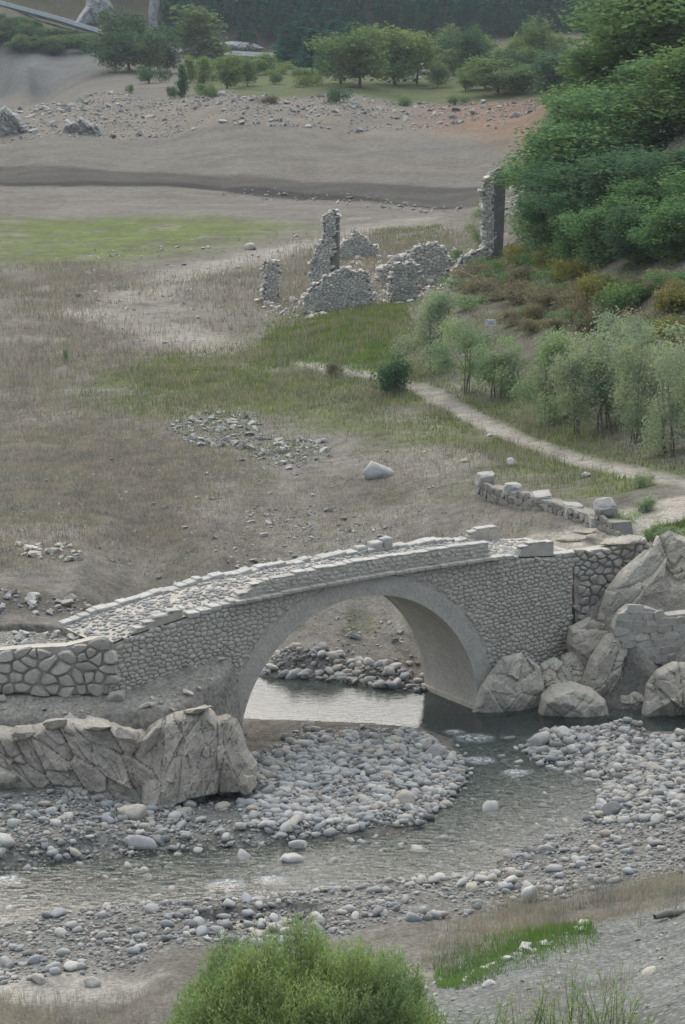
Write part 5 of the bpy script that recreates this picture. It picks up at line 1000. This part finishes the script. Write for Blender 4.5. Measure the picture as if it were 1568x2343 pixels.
simple('water_tank', [('tank', -.45, .45, -.45, .45, .15, 1.25, 'blue', .12), ('lid', -.2, .2, -.2, .2, 1.24, 1.34, 'white', .03), ('stand', -.4, .4, -.4, .4, 0, .15, 'steel', .01)], at_ground(1038, 615), 0, 'small bright blue tank on the terrace grass', 'tank')
for px, dep, lb in ((998, 588, 'dark log lying on the terrace grass near the bank edge'), (1056 - 88, 585, 'short dark log on the terrace below the campers')):
    t = thing('log', at_ground(px, dep), lb, 'log'); V, F = tube([(-.7, 0, .2), (0, .1, .24), (.8, 0, .2)], [.22, .25, .2], 8); obj('trunk', mesh('trunk', V, F, True), M['bark'], t)
p = at_ground(272, 866); t = thing('road_sign', (p[0], p[1], p[2]), 'small red and white road sign on a post beside the rising road', 'sign'); f = Frame((0, 0, 0), 0); box_part('post', f, -.06, .06, -.06, .06, -1, 2.6, M['steel'], t)
V, F = tube([(0, -.08, 2.9), (0, -.12, 2.9)], [.75, .75], 20); obj('face', mesh('face', np.concatenate([V, [[0, -.12, 2.9], [0, -.08, 2.9]]]), [tuple(map(int, q)) for q in F] + [(20 + i, 20 + (i + 1) % 20, 40) for i in range(20)] + [(i, (i + 1) % 20, 41) for i in range(20)]), M['red'], t); box_part('bar', f, -.5, .5, -.16, -.12, 2.75, 3.05, M['white'], t)
# ------------------------------------------------------------------ ruins of the drowned village
def ruin(name, bpx, bpy, pts, thick, sw, sh, label, seed, ang=0.0, jit=.9, side=None):
    b = G1(bpx, bpy); fr = Frame((b[0], b[1], 0), R(ang)); a = np.array(pts, float); P = fr.face(a[:, 0], a[:, 1]); P[:, 1] = np.where(P[:, 1] < b[2] + .1, b[2] - .3, P[:, 1])
    rj = np.random.default_rng(seed + 40); E = []
    for i in range(len(P)):
        A_, B_ = P[i], P[(i + 1) % len(P)]; L_ = np.linalg.norm(B_ - A_); nseg = max(int(L_ / (sw * 1.1)), 1)
        for k in range(nseg): E.append(A_ + (B_ - A_) * k / nseg + (rj.normal(size=2) * sw * .42 if min(A_[1], B_[1]) > b[2] + .2 else 0))
    P = np.array(E)
    fr.wo = np.array([b[0], b[1], 0.]); t = dry_wall(name, fr, P, thick, sw, sh, label, seed, 'ruin', .010, .05, 'ruin_core', jit, 'standing ruins of the drowned village', cat='ruin', soft=.86)
    # rubble along the broken top
    r = np.random.default_rng(seed + 1); hi = P[:, 1].max(); n = len(P)
    for i in range(n):
        A_, B_ = P[i], P[(i + 1) % n]; Ln = np.linalg.norm(B_ - A_)
        for q in np.arange(0, Ln, sw * .8):
            c = A_ + (B_ - A_) * q / max(Ln, .01)
            if c[1] < b[2] + .35: continue
            k = int(r.integers(8)); o = obj('top_stone', HM[k], None, t, None, None, None); s = sw * r.uniform(.45, 1.05)
            f2 = fr.ax * c[0] + fr.nx * r.uniform(.1, thick - .1) + np.array([0, 0, c[1] + r.normal() * .03]); o.location = f2; o.rotation_euler = (r.normal() * .3, r.normal() * .3, r.uniform(0, 6)); o.scale = (s, s * .9, s * .75)
    return t, fr, b
HM = [mesh('stone', *hull_shape(400 + k, 15, .6, (1, .85, .65))) for k in range(8)]
for m_ in HM: m_.materials.append(M['ruin'])
t, fr, b = ruin('ruined_tower', 742, 690, [(712,690),(709,640),(713,600),(722,578),(733,560),(738,540),(740,520),(737,505),(745,490),(757,483),(766,486),(768,500),(766,520),(764,560),(763,640),(763,690)], 1.0, .34, .21, 'tall jagged ruin of a stone tower standing beside the track', 51, -8)
u0 = fr.face(np.array([759.]), np.array([640.]))[0][0]; u1 = fr.face(np.array([774.]), np.array([640.]))[0][0]; zt = fr.face(np.array([768.]), np.array([496.]))[0][1]; f2 = Frame((0, 0, 0), R(-8))
box_part('dressed_corner', f2, u0, u1, .05, 1.1, b[2] - .3, zt, M['ruin_core'], t, .02, 1, .03)
ruin('ruined_wall', 780, 706, [(690,712),(702,676),(720,655),(745,637),(770,622),(800,615),(825,622),(840,640),(850,665),(853,695),(800,708),(750,712)], .9, .32, .19, 'broad low rubble wall in front of the tall ruined tower', 52, -4)
ruin('ruined_stump', 622, 692, [(602,694),(604,640),(601,615),(612,601),(632,602),(641,615),(637,640),(642,694)], .9, .34, .21, 'short leaning stump of rubble left of the ruined tower', 53, 10)
ruin('rubble_heap', 815, 592, [(765,594),(782,562),(800,545),(812,530),(818,526),(830,540),(850,555),(870,582),(860,594)], 1.6, .36, .24, 'pointed heap of rubble behind the ruined tower', 54, 0, 1.3)
ruin('ruined_wall', 965, 650, [(858,640),(870,618),(895,600),(930,580),(960,562),(1000,555),(1025,575),(1036,610),(1030,640),(980,652),(900,650)], 1.2, .36, .23, 'collapsed rubble wall between the two tall ruins', 55, 6, 1.2)
ruin('ruined_pillar', 925, 686, [(893,688),(897,640),(904,610),(940,600),(960,612),(964,660),(945,684)], 1.0, .34, .21, 'squat rubble pillar in front of the collapsed wall', 56, 12)
ruin('rubble_heap', 1085, 606, [(1040,612),(1062,590),(1085,575),(1110,563),(1122,572),(1120,596),(1080,612)], 1.0, .42, .28, 'broken wall end beside the foot of the tall narrow ruin', 57, 10, 1.2)
t, fr, b = ruin('ruined_chimney', 1140, 590, [(1106,592),(1106,430),(1112,410),(1124,402),(1132,396),(1133,592)], .9, .45, .32, 'tallest narrow ruin with a smooth dark dressed side by the trees', 58, 0)
M['dressed'] = rock_mat('weathered_dressed_stone', [(.14, .14, .138), (.165, .165, .16)], (.75, 1.2), .9, .4, .05)
P = fr.face(np.array([1130., 1131, 1139, 1152, 1157, 1148]), np.array([592., 392, 385, 386, 394, 592])); P[[0, 5], 1] = b[2] - .4; f2 = Frame((0, 0, 0), 0)
o = obj('dressed_side', prism(P, -.12, 1.3, f2), M['dressed'], t); o.location = (0, 0, 0)
P2 = fr.face(np.array([1149., 1155, 1158, 1150, 1142.]), np.array([388., 388, 396, 592, 592])); P2[[3, 4], 1] = b[2] - .4
obj('dressed_edge', prism(P2, -.16, 1.2, f2), M['ruin_core'], t)
# rubble lying about
def rubble(poly, n, rmin, rmax, seed, mat, label, nm='rubble', single=0, test=None, slabel=None, sgroup=None, pw=.5):
    P, rad = scatter(poly, n, seed, rmin, pw, rmax, test); r = np.random.default_rng(seed + 5); z = Z(P[:, 0], P[:, 1]); L = np.stack([P[:, 0], P[:, 1], z + rad * .25], -1); N = len(P)
    sc_ = rad[:, None] * np.stack([r.uniform(.9, 1.4, N), r.uniform(.8, 1.1, N), r.uniform(.6, 1, N)], -1); ro = np.stack([r.uniform(0, 6.3, N), r.normal(size=N) * .3, r.normal(size=N) * .3], -1)
    o_ = np.argsort(rad)[::-1]; sg = o_[:single]; rs_ = o_[single:]; H_ = [hull_shape(500 + k, 13, .65, (1, .85, .7)) for k in range(6)]
    for i in sg:
        key = (mat, int(r.integers(6)))
        if key not in MESHCACHE: me = mesh('stone', *H_[key[1]]); me.materials.append(M[mat]); MESHCACHE[key] = me
        tag(obj('stone', MESHCACHE[key], None, None, L[i], (ro[i, 1], ro[i, 2], ro[i, 0]), sc_[i]), slabel, 'stone', sgroup)
    V, F = joined(H_, L[rs_], sc_[rs_], ro[rs_], r.integers(0, 6, len(rs_))); tag(obj(nm, mesh(nm, V, F), M[mat]), label, 'stones', kind='stuff')
rubble(BANKZ, 2900, .17, 1.0, 61, 'far_stone', 'pale stones strewn over the far reservoir bank', 'bank_stones', 60, lambda P: (P[:, 1] > 484) & (fbm(P[:, 0] / 14, P[:, 1] / 8, o=3) > -.35), 'large pale stone on the far reservoir bank', 'large stones on the far bank', .42)
rubble(STONE1, 520, .07, .3, 62, 'far_stone', 'pale stones half overgrown on the dry field', 'field_stones', 50, None, 'pale stone in the heap half overgrown by green weeds', 'stones of the overgrown heap')
rubble(STONE2, 260, .05, .22, 63, 'far_stone', 'small pale stones on bare soil behind the bridge', 'scattered_stones', 12, None, 'pale stone on the bare soil behind the bridge', 'stones behind the bridge')
rubble(GP([(590,690),(700,680),(760,560),(860,575),(880,600),(1030,560),(1120,570),(1110,620),(960,690),(850,700),(700,735),(590,720)]), 1300, .09, .42, 64, 'ruin', 'tumbled stones around the village ruins', 'ruin_rubble', 40, None, 'tumbled stone among the village ruins', 'tumbled stones among the ruins')
rubble(CAUSE, 520, .05, .26, 65, 'paving', 'loose stones on the causeway at the left end of the bridge', 'causeway_stones', 25, None, 'loose stone on the causeway at the left end of the bridge', 'loose stones on the causeway')
rubble(CUT, 90, .08, .3, 66, 'cobble', 'stones in the dark cut bank behind the causeway', 'cut_bank_stones', 14, None, 'stone in the dark cut bank behind the causeway', 'stones in the cut bank')
rubble(GP([(40,1240),(180,1255),(185,1280),(140,1285),(50,1270)]), 36, .12, .34, 67, 'drystone', 'pebbles about a row of stones in the left field', 'field_pebbles', 22, None, 'stone in the low broken row in the left field', 'stones of the broken row in the left field', .4)
rubble(SHELF, 460, .04, .22, 68, 'drystone', 'small stones on the dirt shelf above the cliff', 'shelf_stones', 14, None, 'loose stone on the dirt shelf above the cliff', 'stones on the dirt shelf')
rubble(GP([(620,1480),(760,1400),(900,1420),(970,1530),(860,1515),(700,1490)]), 70, .05, .3, 69, 'cobble', 'stones on the slope seen through the arch', 'slope_stones', 12, None, 'stone on the soil slope seen through the arch', 'stones on the slope beyond the arch')
rubble(GP([(1150,440),(1230,440),(1230,600),(1160,590)]), 120, .1, .5, 70, 'far_stone', 'pale stones on the slope right of the tall ruin', 'slope_rubble', 0)
rubble(NEARB, 700, .02, .09, 71, 'cobble', 'small chips of stone on the grey near bank', 'bank_chips', 0)
rubble(GP([(1050,2240),(1150,2195),(1340,2112),(1350,2122),(1160,2205),(1060,2250)]), 60, .06, .22, 72, 'pale_slab', 'pale stones along the lip of the near bank', 'lip_stones', 14, None, 'pale stone along the lip of the near bank', 'stones along the near lip')
rubble(GP([(150,560),(740,530),(740,700),(400,800),(150,760)]), 260, .08, .3, 73, 'far_stone', 'scattered stones beside the dirt track', 'track_stones', 0)
rubble(GP([(200,1050),(1000,1020),(1050,1200),(500,1300),(0,1300),(0,1100)]), 300, .04, .16, 74, 'far_stone', 'little stones dotted over the dry field', 'field_chips', 0)
rubble(GP([(500,440),(640,430),(880,450),(1060,470),(1050,490),(850,475),(500,446)]), 120, .15, .5, 75, 'far_stone', 'pale stones beside the dark mud channel', 'channel_stones', 0)
# ------------------------------------------------------------------ grasses
M['dry_grass'] = leaf_mat('dry_grass', [(.21, .195, .165), (.27, .255, .22), (.18, .168, .14), (.31, .295, .265), (.19, .185, .135)], .5)
M['green_grass'] = leaf_mat('green_grass', [(0.095, 0.144, 0.045), (0.126, 0.184, 0.055), (0.168, 0.201, 0.075), (0.105, 0.172, 0.050), (0.210, 0.218, 0.100)], .5)
M['lush'] = leaf_mat('lush_grass', [(0.077, 0.154, 0.044), (0.110, 0.198, 0.055), (0.143, 0.231, 0.066)], .5)
def blades(name, polys, mat, label, seed):
    r = np.random.default_rng(seed); Vs = []
    for (poly, n, h0, h1, w, test) in polys:
        lo, hi = poly.min(0), poly.max(0); P = np.stack([r.uniform(lo[0], hi[0], n * 4), r.uniform(lo[1], hi[1], n * 4)], -1); sf = .6 + .02 * P[:, 1].mean(); P = P[poly_sd(P, poly) + sf * 1.6 * fbm(P[:, 0] / (3 * sf), P[:, 1] / (3 * sf), 5.5, o=3) > r.normal(size=len(P)) * sf * .7 + sf * .3]
        if test is not None: P = P[test(P)]
        P = P[:n]; m_ = len(P)
        if not m_: continue
        z = Z(P[:, 0], P[:, 1]); h = r.uniform(h0, h1, m_); a = r.uniform(-.9, .9, m_); ln = r.normal(size=(m_, 2)) * .22 * h[:, None]; B = np.stack([P[:, 0], P[:, 1], z - .02], -1); d = np.stack([np.cos(a), np.sin(a), a * 0], -1) * (w * r.uniform(.6, 1.4, m_))[:, None]
        T = B + np.stack([ln[:, 0], ln[:, 1], h], -1); Vs.append(np.stack([B - d / 2, B + d / 2, T], 1))
    V = np.concatenate(Vs).reshape(-1, 3); tag(obj(name, mesh(name, V, np.arange(len(V)).reshape(-1, 3)), M[mat]), label, 'grass', kind='stuff')
nz = lambda s, th: (lambda P: fbm(P[:, 0] / s, P[:, 1] / s, 7.7, o=3) > th - np.random.default_rng(3).uniform(0, .3, len(P)))
def off_path(P): return np.minimum(line_d(P, PATH1), line_d(P, PATH4)) > .9
LFLD = GP([(-60,640),(160,600),(420,640),(300,690),(180,720),(330,770),(480,810),(300,840),(100,930),(-60,940)])
MIDF = GP([(300,1290),(640,1110),(900,1010),(1060,1060),(1090,1150),(1340,1230),(1000,1270),(600,1340),(300,1400)])
RUIN_G = GP([(420,640),(600,600),(760,560),(900,520),(1100,540),(1130,600),(1000,660),(850,700),(640,720),(480,760)])
blades('dry_grass', [(DRYL, 26000, .12, .42, .035, nz(3, -.25)), (LFLD, 15000, .25, .75, .05, nz(4, -.1)), (MIDF, 9000, .08, .3, .03, nz(2.5, .0)), (RUIN_G, 12000, .3, .9, .06, nz(4, -.1)),
    (MEADOW, 12000, .3, .8, .04, lambda P: nz(3, .1)(P) & off_path(P)), (UNDER, 9000, .2, .7, .06, nz(4, .0)), (GP([(-60,2285),(340,2280),(380,2342),(380,2420),(-60,2420)]), 2600, .2, .6, .012, None), (GP([(960,2150),(1060,2110),(1200,2075),(1330,2060),(1568,2000),(1568,2050),(1330,2110),(1190,2135),(1060,2190),(980,2220)]), 5000, .2, .65, .014, nz(1.2, -.1)),
    (GP([(1150,2342),(1250,2250),(1440,2230),(1460,2342),(1450,2420),(1150,2420)]), 800, .3, .8, .012, nz(.8, .0))], 'dry_grass', 'dry straw coloured grass over the old fields and banks', 81)
blades('green_grass', [(MEADOW, 34000, .10, .4, .04, lambda P: nz(4, -.1)(P) & off_path(P)), (UNDER, 12000, .15, .5, .07, nz(5, .05)), (GP([(650,720),(850,690),(930,690),(940,770),(700,800),(600,790)]), 8000, .12, .4, .05, None), (STONE1, 2500, .08, .3, .04, nz(1.5, .05)), (GP([(850,525),(1010,515),(1040,555),(880,570)]), 1800, .15, .4, .07, nz(3, -.1)), (GP([(1480,1240),(1568,1215),(1568,1190),(1480,1215)]), 1200, .1, .35, .04, None)], 'green_grass', 'short green grass of the meadow by the path', 82)
LUSH = GP([(1000,2262),(1050,2222),(1110,2180),(1200,2142),(1290,2118),(1350,2108),(1345,2124),(1250,2158),(1170,2190),(1100,2228),(1040,2262)])
blades('lush_grass', [(LUSH, 6500, .12, .34, .02, nz(.9, -.35)), (GP([(1180,2240),(1568,2120),(1568,2200),(1250,2330)]), 260, .05, .2, .015, nz(.6, .15)), (BRIGHT, 9000, .08, .25, .05, None)], 'lush', 'lush green grass strip on the near bank and meadow hollow', 83)
# ------------------------------------------------------------------ foreground bush, weeds, driftwood, notice board
def fore_bush():
    c = np.array([-.95, 50.4]); zb = float(Z([c[0]], [c[1]])[0]); top = 7.75; t = thing('willow_bush', (c[0], c[1], zb), 'large bright green bush in the foreground cut by the bottom edge', 'bush'); rg = np.random.default_rng(5)
    n = 8200; a = rg.uniform(0, 6.28, n); rad = np.sqrt(rg.uniform(0, 1, n)); rad[4600:] = np.sqrt(rg.uniform(.3, 1, n - 4600)); ex, ey = 3.75, 2.5; X = np.cos(a) * rad * ex; Yq = np.sin(a) * rad * ey; lump = 1 + .2 * fbm(X * 1.0, Yq * 1.0, 3.3, o=3) * 2
    Hh = (top - zb) * (1 - rad ** 4.5 * .8) * lump * np.where(np.arange(n) < 4600, rg.uniform(.84, 1.03, n), rg.uniform(.35, .9, n)); ln = np.stack([np.cos(a) * rad * .35 + rg.normal(size=n) * .08, np.sin(a) * rad * .35 + rg.normal(size=n) * .08], -1)
    L = rg.uniform(.5, .95, n); tip = np.stack([X, Yq, Hh], -1); dirv = np.stack([ln[:, 0], ln[:, 1], np.ones(n)], -1); dirv /= np.linalg.norm(dirv, axis=1, keepdims=True); base = tip - dirv * L[:, None]
    k = 14; q = np.linspace(.05, 1, k)[None, :, None]; C = base[:, None] + (tip - base)[:, None] * q + rg.normal(size=(n, k, 3)) * .012; ax = np.repeat(dirv[:, None], k, 1) * .9 + rg.normal(size=(n, k, 3)) * .55
    C = C.reshape(-1, 3); ax = ax.reshape(-1, 3); ax /= np.linalg.norm(ax, axis=1, keepdims=True); b = np.cross(ax, rg.normal(size=ax.shape)); b /= np.linalg.norm(b, axis=1, keepdims=True); s = rg.uniform(.08, .17, len(C))[:, None]
    V = np.stack([C, C + ax * s * .5 + b * s * .11, C + ax * s, C + ax * s * .5 - b * s * .11], 1).reshape(-1, 3); obj('foliage', mesh('foliage', V, np.arange(len(V)).reshape(-1, 4)), M['leaf_bush'], t)
    w = .006; bb = np.cross(dirv, rg.normal(size=dirv.shape)); bb /= np.linalg.norm(bb, axis=1, keepdims=True); V = np.stack([base - bb * w, base + bb * w, tip], 1).reshape(-1, 3); obj('twigs', mesh('twigs', V, np.arange(len(V)).reshape(-1, 3)), M['bush_stem'], t)
    St = []
    for i in range(60):
        p = tip[int(rg.integers(n))]; St.append((np.array([(p[0] * .15, p[1] * .15, -.1), (p[0] * .5, p[1] * .5, p[2] * .45), (p[0] * .85, p[1] * .85, p[2] * .8)]), [.035, .022, .008], 4))
    obj('stems', tubes_mesh('stems', St), M['bush_stem'], t)
fore_bush()
def weed(px, py, top, seed, label, w=.25, lf='leaf_bush', ns=5):
    p = G1(px, min(py, 2500)); d = ray(float(px), float(top)); h = max(CAM_H + d[2] * p[1] / d[1] - p[2], .2); rg = np.random.default_rng(seed); t = thing('weed', p, label, 'plant', 'reedy weeds along the bottom edge'); St, C, A_ = [], [], []
    for s in range(ns):
        tp = np.array([rg.normal() * w, rg.normal() * w, h * rg.uniform(.6, 1.0)]); b0_ = np.array([rg.normal() * w * .3, rg.normal() * w * .3, 0]); St.append((np.array([b0_, (b0_ + tp) / 2, tp]), [.012, .009, .003], 4))
        for q in np.linspace(.2, 1, 11): C.append(b0_ + (tp - b0_) * q); a = rg.uniform(0, 6.28); A_.append((math.cos(a) * .7, math.sin(a) * .7, .9))
    C = np.array(C); A_ = np.array(A_); A_ /= np.linalg.norm(A_, axis=1, keepdims=True); b = np.cross(A_, rg.normal(size=A_.shape)); b /= np.linalg.norm(b, axis=1, keepdims=True); s = rg.uniform(.14, .28, len(C))[:, None]
    V = np.stack([C, C + A_ * s * .4 + b * s * .09, C + A_ * s, C + A_ * s * .4 - b * s * .09], 1).reshape(-1, 3); obj('stem', tubes_mesh('stem', St), M['bush_stem'], t); obj('leaves', mesh('leaves', V, np.arange(len(V)).reshape(-1, 4)), M[lf], t)
for i, (a, b_, c) in enumerate(((1170,2375,2285),(1230,2370,2245),(1262,2365,2270),(1300,2372,2225),(1335,2360,2262),(1372,2370,2240),(1400,2362,2228),(1425,2368,2262),(1130,2380,2300),(1460,2385,2300),(1280,2390,2300),(1350,2390,2290))): weed(a, b_, c, 700 + i, 'reedy green weed in the cluster along the bottom edge')
for i, (a, b_, c, lb) in enumerate(((930,2400,2262,'yellow green leafy weed right of the big bush'), (985,2395,2290,'low leafy weed at the right foot of the big bush'), (1055,2395,2322,'small weed on the near bank between bush and reeds'))): weed(a, b_, c, 740 + i, lb, .35, 'leaf_bush', 9)
def sticks(name, px, py, n, L, r0, label, cat, seed, flat=.25, mat='drift', spread=1.0, part='stick'):
    p = G1(px, py); t = thing(name, p, label, cat); rg = np.random.default_rng(seed)
    for i in range(n):
        a = rg.uniform(0, 6.28); l = L * rg.uniform(.4, 1); o_ = np.array([rg.normal() * spread * .45, rg.normal() * spread * .3, rg.uniform(.05, .35 * spread)]); d = np.array([math.cos(a), math.sin(a) * .6, rg.normal() * flat]) * l / 2; P = np.array([o_ - d, o_ - d * .3 + rg.normal(size=3) * .05 * l, o_ + d * .4 + rg.normal(size=3) * .05 * l, o_ + d]); P[:, 2] = np.maximum(P[:, 2], .02)
        V, F = tube(P, [r0, r0 * .9, r0 * .6, r0 * .25], 5); obj(part, mesh(part, V, F, True), M[mat], t)
sticks('driftwood_pile', 570, 1806, 46, 1.5, .025, 'tangled heap of driftwood twigs on the gravel beside the cliff', 'driftwood', 3, .3, 'bark_grey', 1.0)
sticks('dead_branches', 1115, 650, 16, 3.2, .06, 'bleached fallen branches in the scrub near the tall ruin', 'branches', 4, .25, 'drift', 2.2, 'branch')
sticks('dead_branches', 1500, 1360, 3, 1.6, .03, 'bare branch lying on the soil above the masonry block', 'branches', 6, .3, 'drift', .3, 'branch')
sticks('dead_branches', 1405, 1440, 4, 1.0, .015, 'thin bare twigs caught between the slabs', 'branches', 7, .2, 'drift', .3, 'branch')
p = G1(1535, 2098); t = thing('driftwood_log', p, 'dark weathered log on the lip of the near bank at right', 'log'); V, F = tube([(-.5, -.15, .08), (-.15, 0, .13), (.2, .08, .12), (.55, .3, .1)], [.09, .13, .12, .05], 8); obj('trunk', mesh('trunk', V, F, True), M['bark_grey'], t); V, F = tube([(.1, .05, .15), (.2, .2, .35)], [.04, .015], 5); obj('branch_stub', mesh('branch_stub', V, F, True), M['bark_grey'], t)
p = G1(1122, 772); d = ray(1122., 738.); q = d * (p[1] - .3) / d[1] + np.array([0, 0, CAM_H]); mp = p[1] / FPX; t = thing('notice_board', (p[0], p[1] - .3, p[2]), 'small white notice board on posts among the willows', 'sign'); f = Frame((0, 0, 0), 0); zc = q[2] - p[2]; w, h = 11 * mp, 7.2 * mp
pn = box_part('panel', f, -w, w, -.02, .02, zc - h, zc + h, M['white'], t, 0, 0, .005)
for s in (-1, 1): box_part('post', f, s * w * .7 - .03, s * w * .7 + .03, .02, .08, -.3, zc + h * .8, M['steel'], t, 0, 0, .005)
M['ink'] = plain_mat('faded_blue_print', (.16, .24, .30), .7, .2, 3)
for (a, b_, c, e) in ((-.86, -.66, .42, .72), (.52, .76, .42, .7), (-.4, .0, .12, .42), (.05, .42, .08, .3), (-.8, .8, -.16, -.08), (-.6, .85, -.34, -.24), (-.7, .5, -.62, -.54)): box_part('printed_mark', Frame((0, 0, 0), 0, (0, 0, zc)), a * w, b_ * w, -.026, -.0225, zc + c * h, zc + e * h, M['ink'], pn, 0, 0, 0)
# ------------------------------------------------------------------ air
def haze_box():
    m = bpy.data.materials.new('haze'); m.use_nodes = True; nt = m.node_tree; nt.nodes.remove(nt.nodes['Principled BSDF'])
    v = nt.nodes.new('ShaderNodeVolumePrincipled'); v.inputs['Color'].default_value = (.86, .93, 1.0, 1); v.inputs['Density'].default_value = HAZE; v.inputs['Anisotropy'].default_value = 0.0
    nt.links.new(v.outputs[0], nt.nodes['Material Output'].inputs['Volume'])
    x, y0, y1, z0, z1 = 880., -120., 1420., float(TV[:, 2].min()) - 2, float(TV[:, 2].max()) + 30
    V = [(a, b, c) for a in (-x, x) for b in (y0, y1) for c in (z0, z1)]; F = [(0, 1, 3, 2), (4, 6, 7, 5), (0, 4, 5, 1), (2, 3, 7, 6), (0, 2, 6, 4), (1, 5, 7, 3)]
    tag(obj('haze', mesh('haze', np.array(V), F), m), 'thin pale haze filling the valley air', 'haze', kind='stuff')
HAZE = .00010
haze_box()
